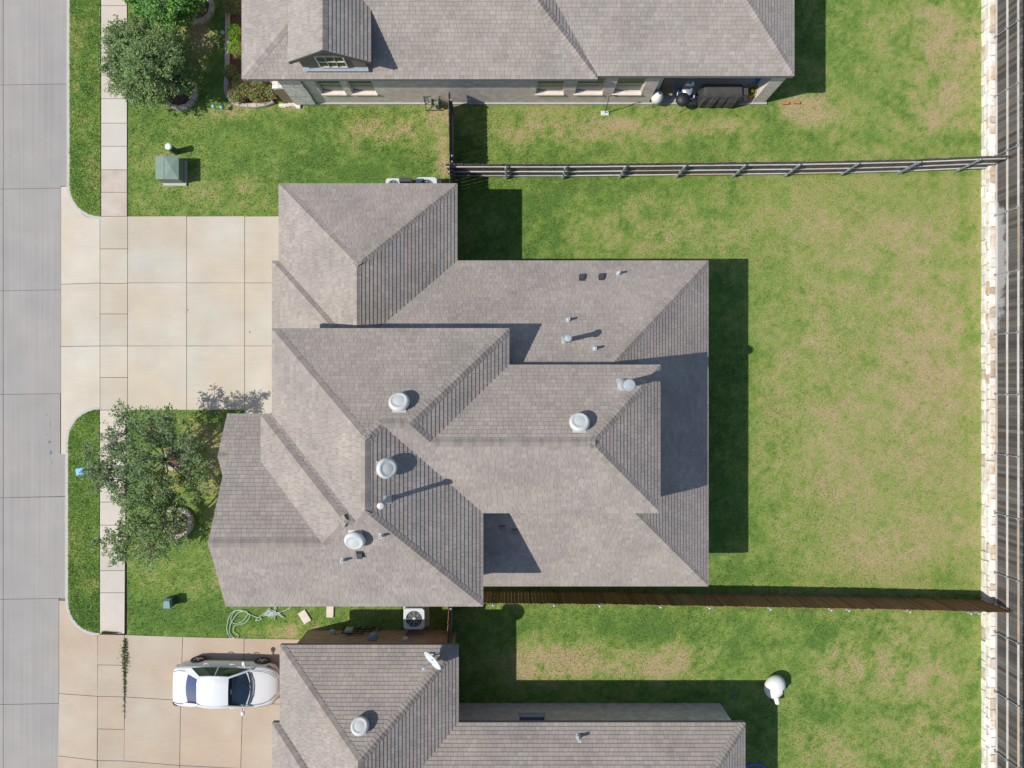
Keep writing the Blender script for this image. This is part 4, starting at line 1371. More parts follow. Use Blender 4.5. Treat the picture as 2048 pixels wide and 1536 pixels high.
tree((352, 915), 'sparse oak tree with thin branches reaching over the sidewalk by the driveway', 'tree',
     [(228, 885, 2.8, .80), (300, 856, 2.6, .80), (215, 955, 2.7, .90), (280, 922, 3.1, .85), (352, 880, 2.3, .75), (385, 945, 1.9, .65), (186, 955, 2.6, .42), (250, 832, 2.7, .50), (378, 900, 2.7, .55), (330, 962, 2.3, .45), (250, 985, 2.4, .5), (175, 905, 2.4, .3), (330, 835, 2.9, .5), (300, 985, 2.6, .7), (345, 1000, 2.2, .5), (400, 985, 1.7, .4)],
     92, 27, .092, (.16, .25, .105), .07, .10)
tree((356, 1044), 'sparse oak tree growing from the round stone bed in front of the gable', 'tree',
     [(240, 1075, 2.5, .62), (290, 1045, 2.9, .75), (305, 1098, 2.3, .75), (230, 1108, 2.3, .42), (332, 1015, 2.2, .55), (262, 1022, 2.9, .5), (345, 1080, 2.3, .5), (300, 995, 2.5, .5), (205, 1080, 2.3, .36), (262, 1112, 2.1, .35), (345, 1050, 2.6, .5)],
     92, 27, .090, (.185, .285, .10), .07, .10)

def shrub(px, py, z, r, label, col, n=900, size=.06, name='shrub', group=None, squash=.8, spots=None):
    b = Vector((*g(px, py), 0.02))
    t = empty(name, b, label, 'shrub', group)
    d = rng.normal(0, 1, (n, 3)); d /= np.linalg.norm(d, axis=1)[:, None]
    d[:, 2] = np.abs(d[:, 2])*1.0-.15
    rad = r*(.75+.3*rng.random(n))*(.85+.3*fbm(d[:, 0]*2+px, d[:, 1]*2+py, 1.5, 2))
    p = d*rad[:, None]; p[:, 2] = p[:, 2]*squash + z
    cols = np.array(col)*(.55+.8*rng.random(n))[:, None]
    if spots is not None:
        k = rng.random(n) < .16; cols[k] = np.array(spots)*(.7+.5*rng.random(k.sum()))[:, None]
    link('foliage', leaf_mesh('foliage', p, size, cols), t)
    st = MB()
    for q in range(4):
        a = q*1.57+.4; st.tube([(0, 0, -.03), (math.cos(a)*r*.3, math.sin(a)*r*.3, z*.7), (math.cos(a)*r*.55, math.sin(a)*r*.55, z+r*.25)], [.02, .014, .006], 5)
    st.build('stems', M_BARK, t)
    return t
lg = (.22, .44, .03)
shrub(478, 75, .42, .32, 'round clipped lime green shrub level with the teal garden light', lg, 1500, .035, 'round_shrub', 'round clipped lime shrubs', .9)
shrub(479, 106, .42, .32, 'round clipped lime green shrub between its twin and the rose bushes', lg, 1500, .035, 'round_shrub', 'round clipped lime shrubs', .9)
rose = (.22, .28, .085)
gls = ['red flecked rose bush under the eave beyond the lime shrubs', 'small red tipped rose bush beside the straight bed edging',
       'large red flecked rose bush at the grey house roof corner', 'red flecked rose bush just below the grey house eave', 'low rose bush inside the bend of the bed edging',
       'small rose bush next to the tan pier']
for i, (x, y, r) in enumerate([(474, 20, .42), (468, 152, .30), (493, 180, .50), (522, 190, .46), (480, 196, .34), (548, 192, .30)]):
    shrub(x, y, .35, r, gls[i], rose, int(3200*r), .07, 'rose_bush', 'rose bushes', .75, (.5, .24, .14))

# stone edging: ring beds and the curved bed in front of the grey house
M_EDGE = pmat('tan_edging_stone', (0.44, 0.37, 0.31), .9, .16, 5, 5, bump=.5, bscale=25, objrand=.14, col2=(0.36, 0.32, 0.29), mix_scale=2.0)
def edging(name, label, pts, w=.14, h=.16, seglen=.34, mat=None, cat='edging'):
    mat = mat or M_EDGE
    P3 = [Vector((*g(*p), 0)) for p in pts]
    t = empty(name, P3[0], label, cat)
    i = 0; acc = []
    # resample
    L = [0]
    for a, b in zip(P3[:-1], P3[1:]): L.append(L[-1]+(b-a).length)
    tot = L[-1]; k = max(2, int(tot/seglen))
    def at(s):
        for q in range(len(L)-1):
            if s <= L[q+1] or q == len(L)-2:
                return P3[q].lerp(P3[q+1], (s-L[q])/max(1e-6, L[q+1]-L[q]))
    for q in range(k):
        a = at(tot*q/k); b = at(tot*(q+1)/k)
        mid = (a+b)/2; d = b-a
        mb = MB(); ln = d.length*1.04
        mb.bbox(-ln/2, ln/2-.012, -w/2, w/2, 0, h*random.uniform(.92, 1.08), .03)
        mb.build('stone', mat, t, mid-P3[0], (0, 0, math.atan2(d.y, d.x)))
    return t
edging('bed_edging', 'curved tan stone edging around the bed at the grey house corner',
       [(457, 20), (457, 100), (456, 160), (454, 180), (458, 196), (470, 208), (490, 213), (515, 213), (538, 210), (550, 205)], .17, .18)
M_RINGSOIL = M_MULCH
def ring(px, py, r_px, label):
    pts = [(px+r_px*math.cos(a*math.pi/12), py+r_px*math.sin(a*math.pi/12)) for a in range(25)]
    t = edging('tree_ring', label, pts, .17, .22, .32)
    mb = MB(); c = t.location
    mb.lathe([(r_px*U-.05, -.04), (r_px*U-.05, .1), (.01, .13)], 20, Matrix.Translation(Vector((*g(px, py), 0))-c))
    mb.build('mulch', M_MULCH, t)
ring(362, 188, 31, 'round stone tree ring around the dense olive oak')
ring(395, 15, 32, 'round stone tree ring around the bright green tree')
ring(358, 1044, 28, 'round grey stone tree ring around the sparse oak in front of the gable')
ring(352, 918, 20, 'shaded stone tree ring around the sparse oak by the driveway')

# ------------------------------------------------------------------ pier at the front corner of the grey house
pr = empty('stone_pier', (*g(588, 200), 0), 'tan stucco pier with a white rubble stone top at the grey house front', 'pier')
c0 = Vector((*g(588, 200), 0))
mb = MB(); x0, x1 = -456*U, -424*U; y0, y1 = 562*U, 592*U
mb.box(x0-c0.x, x1-c0.x, y0-c0.y, y1-c0.y, 0, 1.38); mb.build('shaft', M_TANSTUCCO, pr)
for i in range(5):
    for j in range(4):
        stone((.16, .17, .13), (x0-c0.x+.09+i*.125, y0-c0.y+.09+j*.15, 1.43+random.uniform(-.02, .03)), M_STONE, pr, .03)
for i in range(7):
    stone((.17, .14, .1), (-460*U-c0.x+.12*i, y0-c0.y-.12+random.uniform(-.05, .05), .05), M_STONE, pr, .03)

# ------------------------------------------------------------------ utility boxes, meter box
c = Vector((*g(352, 346), 0))
tb = empty('transformer_box', c, 'green steel utility transformer box on a concrete pad in the lawn', 'transformer')
mb = MB(); mb.bbox(-.50, .47, -.55, .48, -.05, .085, .012); mb.build('pad', M_KERB, tb)
mb = MB(); mb.box(-.47, .40, -.45, .45, .085, .70); mb.build('cabinet', M_GREEN, tb)
lid = MB()
lid.add([(-.50, -.47, .70), (-.14, -.47, .74), (-.14, .47, .74), (-.50, .47, .70), (-.50, -.47, .66), (-.14, -.47, .66), (-.14, .47, .66), (-.50, .47, .66)],
        [(0, 1, 2, 3), (0, 4, 5, 1), (2, 6, 7, 3), (3, 7, 4, 0), (4, 7, 6, 5)])
lid.build('door_lid', M_GREEN, tb)
lid = MB()
lid.add([(-.125, -.47, .742), (.44, -.47, .70), (.44, .47, .70), (-.125, .47, .742), (-.125, -.47, .66), (.44, -.47, .66), (.44, .47, .66), (-.125, .47, .66), (.15, 0, .775)],
        [(0, 1, 8), (1, 2, 8), (2, 3, 8), (3, 0, 8), (0, 4, 5, 1), (1, 5, 6, 2), (2, 6, 7, 3), (4, 7, 6, 5)])
lid.build('top_lid', M_GREEN, tb)
mb = MB(); mb.box(-.515, -.50, -.03, .03, .45, .62); mb.build('latch', M_GALV, tb)

c = Vector((*g(353, 304), 0))
pd = empty('pedestal', c, 'small round dark green utility pedestal with a pale cap beside the transformer', 'pedestal')
mb = MB(); mb.lathe([(.13, -.05), (.125, .62), (.12, .64)], 20); mb.build('post', M_DARKGREEN, pd, smooth=False)
mb = MB(); mb.lathe([(.125, .64), (.14, .645), (.14, .70), (.11, .735), (.004, .75)], 20); o = mb.build('cap', M_PALEGREEN, pd, smooth=True); smooth_by_angle(o)

c = Vector((*g(346, 1200), 0))
pd = empty('cable_pedestal', c, 'teal green square utility pedestal on the lawn below the sparse oak', 'pedestal')
mb = MB(); mb.box(-.14, .14, -.17, .17, -.05, .46); mb.build('body', M_DARKGREEN, pd)
mb = MB(); mb.add([(-.17, -.2, .46), (.17, -.2, .46), (.17, .2, .46), (-.17, .2, .46), (-.15, -.18, .54), (.14, -.18, .54), (.11, .12, .56), (-.12, .12, .56)],
        [(3, 2, 1, 0), (4, 5, 6, 7), (0, 1, 5, 4), (1, 2, 6, 5), (2, 3, 7, 6), (3, 0, 4, 7)]); mb.build('hood', M_TEAL, pd)

c = Vector((*g(163, 943), .012))
mt = empty('meter_box', c, 'sky blue painted meter box lid in the parkway grass', 'meter box')
mb = MB(); mb.bbox(-.21, .2, -.15, .15, -.04, .05, .02); mb.build('lid', M_SKYBLUE, mt, (0, 0, 0), (0, 0, .12))
mb = MB(); mb.lathe([(.05, .045), (.05, .062), (.03, .07)], 10, Matrix.Translation((.02, 0, 0))); mb.build('plug', M_BLUE, mt)

# ------------------------------------------------------------------ air conditioners
def ac(px, py, s, label, rz=0.0, h=.78, group=None):
    c = P(px, py, h); c.z = 0
    t = empty('air_conditioner', c, label, 'air conditioner', group, rz)
    mb = MB(); mb.bbox(-s*.62, s*.62, -s*.60, s*.60, -.05, .09, .015); mb.build('pad', M_PAVER, t)
    mb = MB(); q = s/2
    mb.box(-q+.03, q-.03, -q+.03, q-.03, .09, h-.07); mb.build('coil_cabinet', M_ACD, t)
    sl = MB()
    for k in range(9):
        zz = .12+k*(h-.22)/9
        sl.box(-q+.01, q-.01, -q+.01, q-.01, zz, zz+.022)
    sl.build('louvres', M_ACW, t)
    # rounded top cover with a round fan opening
    out = []; inn = []
    K = 32; rf = s*.39; rc = .10
    for k in range(K):
        a = 2*math.pi*(k+.5)/K
        ca, sa = math.cos(a), math.sin(a)
        m = max(abs(ca), abs(sa)); x, y = ca/m*q, sa/m*q
        ln = math.hypot(x, y); mx = q*1.27
        if ln > mx: x *= mx/ln; y *= mx/ln
        out.append((x, y)); inn.append((ca*rf, sa*rf))
    top = MB(); n = K
    vs = [(x, y, h-.07) for x, y in out]+[(x, y, h-.015) for x, y in out]+[(x*.97, y*.97, h) for x, y in out]+[(x, y, h) for x, y in inn]+[(x, y, h-.1) for x, y in inn]
    fs = []
    for lay in range(4):
        for k in range(n):
            fs.append((lay*n+k, lay*n+(k+1) % n, (lay+1)*n+(k+1) % n, (lay+1)*n+k))
    top.add(vs, fs); top.build('top_cover', M_ACW, t)
    fan = MB(); fan.lathe([(.06, h-.15), (.06, h-.09), (.01, h-.08)], 12)
    for k in range(4):
        a = k*math.pi/2+.3
        d = Vector((math.cos(a), math.sin(a), 0)); e = Vector((-d.y, d.x, 0))
        fan.add([d*.05-e*.04+Vector((0, 0, h-.13)), d*rf*.92-e*rf*.30+Vector((0, 0, h-.15)), d*rf*.92+e*rf*.25+Vector((0, 0, h-.10)), d*.05+e*.04+Vector((0, 0, h-.11))], [(0, 1, 2, 3)])
    fan.build('fan', M_GALV, t)
    gr = MB()
    for r in (.25, .5, .75, .97):
        pts = [(math.cos(a*math.pi/12)*rf*r, math.sin(a*math.pi/12)*rf*r, h-.006) for a in range(25)]
        gr.tube(pts, .005, 4, cap=False)
    for k in range(8):
        a = k*math.pi/4; gr.tube([(0, 0, h-.002), (math.cos(a)*rf, math.sin(a)*rf, h-.002)], .006, 4)
    gr.lathe([(.06, h-.01), (.06, h+.01), (.02, h+.014)], 14)
    gr.build('grille', M_ACW, t)
    return t
ac(787, 372, .64, 'smaller of two grey air conditioners tucked under the garage eave')
ac(853, 375, .86, 'larger of two grey air conditioners tucked under the garage eave')
ac(828, 1238, .86, 'grey square air conditioner on a pad half in shade beside the brown fence')
mb = MB(); v = P(820, 384, 0)
bx = empty('electric_box', (gp(820, 376)[0], gp(820, 376)[1], 0), 'dark electric disconnect box between the two air conditioners', 'electric box')
mb.box(-.25, .25, -.1, .06, .9, 1.3); mb.tube([(0, -.02, .0), (0, -.02, .95)], .03, 8); mb.build('cabinet', M_VENTD, bx)

# ------------------------------------------------------------------ white car
car_c = Vector((-557*U, -587*U, .032))
car = empty('sedan_car', car_c, 'white sedan parked on the tan driveway with its nose under the garage eave', 'car', rz=math.radians(-1.2))
Lh = 2.14
def lerp_prof(tab, x):
    for (xa, va), (xb, vb) in zip(tab[:-1], tab[1:]):
        if x <= xb:
            u = (x-xa)/(xb-xa); u = u*u*(3-2*u) if False else u
            return va+(vb-va)*u
    return tab[-1][1]
halfw = [(-2.14, .52), (-2.10, .66), (-2.0, .76), (-1.8, .825), (-1.4, .86), (-.6, .87), (.4, .87), (1.2, .86), (1.6, .82), (1.85, .74), (2.02, .60), (2.10, .45), (2.14, .30)]
deckz = [(-2.14, .72), (-2.08, .92), (-1.9, .985), (-1.5, 1.0), (-.8, .98), (.3, .95), (.9, .93), (1.4, .86), (1.8, .77), (2.05, .66), (2.14, .55)]
stx = [-2.14, -2.11, -2.05, -1.97, -1.85, -1.7, -1.5, -1.25, -1.0, -.7, -.4, 0, .4, .7, .95, 1.15, 1.35, 1.55, 1.72, 1.86, 1.97, 2.06, 2.11, 2.14]
body = MB(); ring_n = 17
for x in stx:
    hw = lerp_prof(halfw, x); dz = lerp_prof(deckz, x)
    zb = .20 if -1.95 < x < 1.95 else .30
    pr_ = [(-hw*.90, zb), (-hw*.985, zb+.12), (-hw, .48), (-hw*.985, .66), (-hw*.965, dz-.12), (-hw*.93, dz-.035), (-hw*.85, dz), (-hw*.5, dz+.022), (0, dz+.03)]
    prof_ = pr_ + [(-a, b2) for a, b2 in pr_[-2::-1]]
    body.v.extend([(x, a, b2) for a, b2 in prof_])
ns = len(stx)
for i in range(ns-1):
    for k in range(ring_n-1):
        body.f.append((i*ring_n+k, (i+1)*ring_n+k, (i+1)*ring_n+k+1, i*ring_n+k+1)); body.t.append(.5)
    body.f.append((i*ring_n+ring_n-1, (i+1)*ring_n+ring_n-1, (i+1)*ring_n, i*ring_n)); body.t.append(.5)
body.f.append(tuple(range(ring_n-1, -1, -1))); body.t.append(.5)
body.f.append(tuple((ns-1)*ring_n+k for k in range(ring_n))); body.t.append(.5)
bo = body.build('body', M_CAR, car, smooth=True); smooth_by_angle(bo, 50)
# cabin: outline at belt line and at roof
def cab(x, zs):  # half width of cabin side at height
    return 0
belt = [(-1.62, .64), (-1.35, .76), (-.6, .80), (.3, .80), (.78, .76), (1.08, .66)]
rf_ = [(-.86, .50), (-.70, .555), (-.3, .585), (.1, .575), (.28, .53), (.28, .53)]
ZB_, ZR_ = .965, 1.40
glass = MB(); gv = []
for (xb, yb), (xr, yr) in zip(belt, rf_):
    gv.append(((xb, yb, ZB_+.0), (xr, yr, ZR_-.03)))
n = len(gv)
def panel(mb, pts): mb.add(pts, [tuple(range(len(pts)))])
# roof panel, slightly crowned
rp = MB(); rows_ = []
xs_ = [-.92, -.70, -.45, -.2, .05, .24, .34]
def roof_hw(x): return lerp_prof([(-.92, .50), (-.7, .565), (-.3, .60), (.1, .59), (.34, .53)], x)
def roof_z(x): return ZR_ + .03 - .055*((x+.25)/.6)**2
for x in xs_:
    hw = roof_hw(x)
    rows_.append([(x, -hw, roof_z(x)-.05), (x, -hw*.9, roof_z(x)-.015), (x, -hw*.5, roof_z(x)+.005), (x, 0, roof_z(x)+.012), (x, hw*.5, roof_z(x)+.005), (x, hw*.9, roof_z(x)-.015), (x, hw, roof_z(x)-.05)])
for r in rows_: rp.v.extend(r)
for i in range(len(xs_)-1):
    for k in range(6):
        rp.f.append((i*7+k, (i+1)*7+k, (i+1)*7+k+1, i*7+k+1)); rp.t.append(.5)
ro = rp.build('roof', M_CAR, car, smooth=True)
# windscreen, rear window and side windows as curved strips
def strip(mb, bot, top, m=6):
    base = len(mb.v)
    for a, b in zip(bot, top):
        for k in range(m+1):
            u = k/m
            mb.v.append(tuple(Vector(a).lerp(Vector(b), u)))
    for i in range(len(bot)-1):
        for k in range(m):
            mb.f.append((base+i*(m+1)+k, base+(i+1)*(m+1)+k, base+(i+1)*(m+1)+k+1, base+i*(m+1)+k+1)); mb.t.append(.5)
ws = MB(); kk = 9
bot = []; top_ = []
for q in range(kk):
    u = -1+2*q/(kk-1)
    bot.append((1.13-.13*u*u, u*.68, .955-.02*u*u)); top_.append((.335-.02*u*u, u*.535, roof_z(.33)-.055*u*u+.002))
strip(ws, bot, top_); ws.build('windscreen', M_SCREEN, car, smooth=True)
cb = MB(); cb.add([(-.85, -.56, 1.012), (.36, -.74, 1.012), (.36, .74, 1.012), (-.85, .56, 1.012)], [(0, 1, 2, 3)]); cb.build('cabin_floor', M_BLACK, car)
ds = MB(); ds.add([(.36, -.70, 1.02), (.62, -.72, 1.035), (.97, -.63, .99), (1.06, -.3, .99), (1.08, 0, .99), (1.06, .3, .99), (.97, .63, .99), (.62, .72, 1.035), (.36, .70, 1.02)], [tuple(range(9))])
ds.build('dashboard', pmat('grey_dashboard', (.46, .50, .50), .7, .25, 5), car)
for sy in (-.36, .36):
    st_ = MB(); st_.bbox(.02, .32, sy-.22, sy+.22, 1.015, 1.17, .04); st_.build('seat', M_VENTD, car)
rm_ = MB(); rm_.tube([(.44, -.1, 1.31), (.44, .1, 1.31)], .03, 6); rm_.build('rear_view_mirror', M_BLACK, car)
sw2 = MB(); sw2.tube([(.48+.05*math.cos(a), .36+.17*math.sin(a), 1.06+.12*math.cos(a)) for a in [q*math.pi/8 for q in range(17)]], .016, 5); sw2.build('steering_wheel', M_BLACK, car)
rw = MB(); bot = []; top_ = []
for q in range(kk):
    u = -1+2*q/(kk-1)
    bot.append((-1.50+.09*u*u, u*.60, 1.035-.02*u*u)); top_.append((-.915+.03*u*u, u*.49, roof_z(-.9)-.05*u*u+.002))
strip(rw, bot, top_); rw.build('rear_window', M_GLASS, car, smooth=True)
for s in (-1, 1):
    sw_ = MB()
    bot = [(-1.28, s*.775, .985), (-.9, s*.805, .975), (-.3, s*.815, .965), (.3, s*.81, .955), (.95, s*.765, .95)]
    top_ = [(-.90, s*.585, 1.30), (-.62, s*.60, 1.345), (-.25, s*.605, 1.355), (.12, s*.60, 1.335), (.36, s*.575, 1.29)]
    strip(sw_, bot, top_, 4); sw_.build('side_window', M_GLASSG, car, smooth=True)
    pl = MB()   # pillars and roof rail in body colour
    pl.tube([(1.10, s*.75, .945), (.72, s*.66, 1.16), (.34, s*.575, 1.345), (.0, s*.605, 1.385), (-.4, s*.61, 1.385), (-.85, s*.565, 1.345)], [.045, .045, .045, .04, .04, .045], 8)
    pl.add([(-.85, s*.50, 1.385), (-.85, s*.60, 1.33), (-1.32, s*.785, .98), (-1.75, s*.73, .985), (-1.52, s*.60, 1.03), (-.92, s*.49, 1.36)], [(0, 1, 2, 3, 4, 5)] if s < 0 else [(5, 4, 3, 2, 1, 0)])
    pl.tube([(-.22, s*.815, .965), (-.24, s*.615, 1.34)], .028, 6)
    po = pl.build('pillars', M_CAR, car, smooth=True); smooth_by_angle(po)
    mr = MB(); mr.lathe([(.03, -.10), (.07, -.07), (.085, 0), (.07, .07), (.03, .10)], 12, Matrix.Translation((.80, s*1.0, 1.0)) @ Matrix.Rotation(math.pi/2, 4, 'X') @ Matrix.Diagonal((1, .8, 1, 1)))
    mr.tube([(.86, s*.80, .95), (.82, s*.93, .98)], .03, 6)
    mr.build('mirror', M_CAR, car, smooth=True)
    for hx in (-.78, .28):
        hd = MB(); hd.tube([(hx-.11, s*.862, .80), (hx-.06, s*.895, .81), (hx+.06, s*.895, .81), (hx+.11, s*.862, .80)], .018, 6); hd.build('door_handle', M_CAR, car, smooth=True)
    hl = MB(); hl.add([(1.62, s*.812, .735), (1.92, s*.70, .675), (2.07, s*.50, .62), (2.10, s*.44, .56), (1.97, s*.66, .585), (1.66, s*.838, .64)], [(0, 1, 2, 3, 4, 5)] if s > 0 else [(5, 4, 3, 2, 1, 0)])
    o = hl.build('headlight', M_LAMP, car); o.location.z = .03; o.location.x = .02
    tl = MB(); tl.add([(-2.0, s*.77, .90), (-2.09, s*.68, .86), (-2.11, s*.66, .74), (-1.95, s*.80, .76), (-1.80, s*.835, .85)], [(0, 1, 2, 3, 4)] if s < 0 else [(4, 3, 2, 1, 0)])
    o = tl.build('tail_light', M_TAIL, car); o.location.x = -.02; o.location.y = s*.015
    for wx in (-1.32, 1.30):
        wh = MB(); MT = Matrix.Translation((wx, s*.80, .31)) @ Matrix.Rotation(math.pi/2, 4, 'X')
        wh.lathe([(.20, -.09), (.29, -.095), (.315, -.06), (.315, .06), (.29, .095), (.20, .09)], 24, MT)
        wo = wh.build('wheel', M_RUBBER, car, smooth=False)
        rm = MB()
        rm.lathe([(.06, .07*1), (.06, .075)], 12, MT if s < 0 else MT @ Matrix.Rotation(math.pi, 4, 'X'))
        for q in range(5):
            a = q*2*math.pi/5
            RM = (MT if s < 0 else MT @ Matrix.Rotation(math.pi, 4, 'X')) @ Matrix.Rotation(a, 4, 'Z')
            rm.add([RM @ Vector(v_) for v_ in [(.03, -.03, .098), (.205, -.02, .095), (.205, .02, .095), (.03, .03, .098), (.03, -.03, .06), (.205, -.02, .06), (.205, .02, .06), (.03, .03, .06)]],
                   [(0, 1, 2, 3), (4, 7, 6, 5), (0, 4, 5, 1), (1, 5, 6, 2), (2, 6, 7, 3)])
        rm.build('rim', M_ALLOY, wo)
for s in (-1, 1):
    for pts_ in ([(1.12, s*.70, .962), (1.5, s*.66, .905), (1.8, s*.55, .825), (2.0, s*.35, .735)], [(-1.55, s*.66, 1.03), (-1.85, s*.66, 1.012), (-2.04, s*.6, .965)]):
        mb = MB(); mb.tube(pts_, .009, 4); mb.build('panel_gap', M_VENTD, car)
    mb = MB(); mb.tube([(1.10, s*.1, .985), (.86, s*.1+.42, 1.09)], .010, 4); mb.build('wiper', M_BLACK, car)
seam = MB()   # wiper cowl
seam.tube([(1.05, -.62, .955), (1.15, -.3, .972), (1.17, 0, .975), (1.15, .3, .972), (1.05, .62, .955)], .022, 5); seam.build('wiper_cowl', M_BLACK, car)

# ------------------------------------------------------------------ things on the lawns
def hose(pts, r, label, mat, name='garden_hose', z=.04):
    P3 = [Vector((*g(*q_), z)) for q_ in pts]
    # Catmull-Rom
    out = []
    for i in range(len(P3)-1):
        p0 = P3[max(i-1, 0)]; p1 = P3[i]; p2 = P3[i+1]; p3 = P3[min(i+2, len(P3)-1)]
        for k in range(6):
            t = k/6
            out.append(.5*((2*p1)+(p2-p0)*t+(2*p0-5*p1+4*p2-p3)*t*t+(3*p1-p0-3*p2+p3)*t**3))
    out.append(P3[-1])
    for i, q_ in enumerate(out): q_.z = z+.02*(1+math.sin(i*1.7))
    mb = MB(); mb.tube(out, r, 6)
    return tag(mb.build(name, mat, smooth=True), label, 'hose')
hp = [(472, 1282-8), (461, 1274), (455, 1255), (462, 1228), (478, 1219), (496, 1224), (488, 1240), (470, 1246), (463, 1236), (474, 1220), (500, 1228), (492, 1244), (472, 1250), (468, 1262), (478, 1270), (470, 1276), (460, 1262), (466, 1240), (484, 1222), (510, 1232), (525, 1236), (512, 1240), (534, 1222)]
for _ in range(34):
    hp.append((545+random.gauss(0, 9), 1226+random.gauss(0, 6)))
hp += [(565, 1222), (580, 1215), (590, 1206)]
hose(hp, .013, 'tangled pale green garden hose lying on the grass by the driveway', M_HOSE)
for (x, y, l, ww, a, lab) in [(610, 1233, .52, .34, math.radians(-58), 'pale rectangular stepping stone lying askew on the side lawn'),
                              (661, 1220, .58, .30, math.radians(88), 'pale rectangular stepping stone half under the roof eave')]:
    mb = MB(); mb.bbox(-l/2, l/2, -ww/2, ww/2, -.02, .05, .012)
    tag(mb.build('stepping_stone', M_PAVER, None, (*g(x, y), .02), (0, 0, a)), lab, 'paver', 'stepping stones')
for x, y, rz in ((1570, 208, .05), (1592, 206.5, -.08)):
    mb = MB(); mb.bbox(-.13, .13, -.05, .05, 0, .09, .006)
    bo_ = mb.build('brick', M_BRICKRED, None, (*g(x, y), .03), (0, 0, rz))
    tag(bo_, ['loose red brick on the bare soil, the one closer to the corner pier', 'loose red brick on the bare soil, the one farther from the corner pier'][rz < 0], 'brick', 'two loose bricks')

# hose reel by the cross fence
c = Vector((*g(868, 212), 0))
hr = empty('hose_cart', c, 'green garden hose cart standing by the brick wall and short fence', 'hose cart')
mb = MB(); mb.tube([(-.30, .05, .05), (-.34, .10, .75), (-.30, -.22, .05)], .018, 6); mb.tube([(.28, .05, .05), (.30, .16, .9), (.28, -.22, .05)], .018, 6)
mb.tube([(-.34, -.2, .06), (.30, -.2, .06)], .018, 6); mb.tube([(-.33, .09, .7), (.30, .14, .8)], .014, 6); mb.build('frame', M_DARKGREEN, hr)
mb = MB(); R = Matrix.Translation((.08, -.02, .36)) @ Matrix.Rotation(math.pi/2, 4, 'Y')
mb.lathe([(.2, -.15), (.2, -.13), (.09, -.12), (.09, .12), (.2, .13), (.2, .15)], 18, R); mb.build('reel', M_GREEN, hr)
# pole with a pale base
c = Vector((*g(1210, 227), 0))
pf = empty('feeder_pole', c, 'thin bent pole with a pale blue base on the dry grass below the windows', 'pole')
mb = MB(); mb.bbox(-.17, .17, -.10, .10, -.02, .07, .03); mb.build('base', M_ACW, pf)
mb = MB(); mb.tube([(0, 0, .05), (-.02, .06, 1.2), (-.05, .08, 1.55), (.1, .1, 1.62), (.3, .13, 1.5)], .016, 6); mb.build('pole', M_BRONZE, pf)
mb = MB(); mb.tube([(.3, .13, 1.5), (.3, .13, 1.38)], .006, 5); mb.build('hook', M_BRONZE, pf)

# solar lights
for i, (x, y) in enumerate([(451, 72), (433, 218), (449, 220)]):
    c = Vector((*g(x, y), 0))
    sl = empty('garden_light', c, ['small teal glass garden light beside the bed edging', 'small teal glass garden light in tree shade, the one closer to the tree ring', 'small teal glass garden light in tree shade, the one closer to the curved edging'][i], 'garden light', 'garden lights')
    mb = MB(); mb.tube([(0, 0, -.02), (0, 0, .3)], .012, 6); mb.build('stake', M_BRONZE, sl)
    mb = MB(); mb.lathe([(.03, .22), (.075, .26), (.085, .32), (.04, .37), (.005, .38)], 14); mb.build('globe', pmat('teal_glass', (.22, .45, .48), .2, .1, 6) if i == 0 else MATS['teal_glass'], sl, smooth=True)

# white plastic tank on the south lawn
c = Vector((*g(1543, 1366), 0))
pt = empty('plastic_tank', c, 'rounded white plastic tank with a stubby spout on the lawn near the shaded corner', 'tank')
mb = MB()
MM = Matrix.Rotation(math.radians(-32), 4, 'Z') @ Matrix.Diagonal((.40, .50, .36, 1))
prof = [(.01, -.02)]+[(math.cos(a), 1.0+math.sin(a)) for a in [math.radians(q) for q in range(-80, 90, 12)]]+[(.01, 2.0)]
mb.lathe(prof, 28, MM); mb.build('body', M_WHITE, pt, smooth=True)
mb = MB(); mb.tube([(.02, -.30, .38), (.10, -.62, .36), (.11, -.70, .36)], [.11, .10, .09], 14); mb.build('spout', M_WHITE, pt, smooth=True)
mb = MB(); mb.add([(-.34, -.25, .0), (.02, -.62, .0), (.06, -.66, .25), (-.30, -.28, .30), (-.18, -.1, .0), (.1, -.4, 0), (.1, -.4, .25), (-.18, -.1, .3)],
                  [(0, 1, 2, 3), (4, 7, 6, 5), (3, 2, 6, 7), (0, 3, 7, 4), (1, 5, 6, 2)]); mb.build('skid', M_ACW, pt)
mb = MB(); mb.box(.17, .21, -.17, -.03, .60, .66); mb.build('handle_slot', M_BLACK, pt, (.06, .02, 0))
# blue hoop
c = Vector((*g(1508, 1555), 0))
hb = empty('toy_hoop', c, 'bright blue hoop lying in the shade beside the roof corner', 'hoop')
mb = MB(); mb.tube([(math.cos(a*math.pi/20)*.62, math.sin(a*math.pi/20)*.62, .12) for a in range(41)], .03, 8, cap=False); mb.build('ring', M_BLUEHOSE, hb, smooth=True)
mb = MB()
for a in (0.6, 2.2, 3.8, 5.4): mb.tube([(math.cos(a)*.62, math.sin(a)*.62, -.02), (math.cos(a)*.62, math.sin(a)*.62, .12)], .012, 5)
mb.build('peg', M_BLUEHOSE, hb)
c = Vector((*g(1468, 1392), 0)); mb = MB(); mb.lathe([(.05, 0.02), (.06, .06), (.03, .10), (.005, .105)], 10)
tag(mb.build('toy_ball', M_BLUE, None, c, smooth=True), 'tiny blue ball lying in the dark roof shadow on the lawn', 'ball')

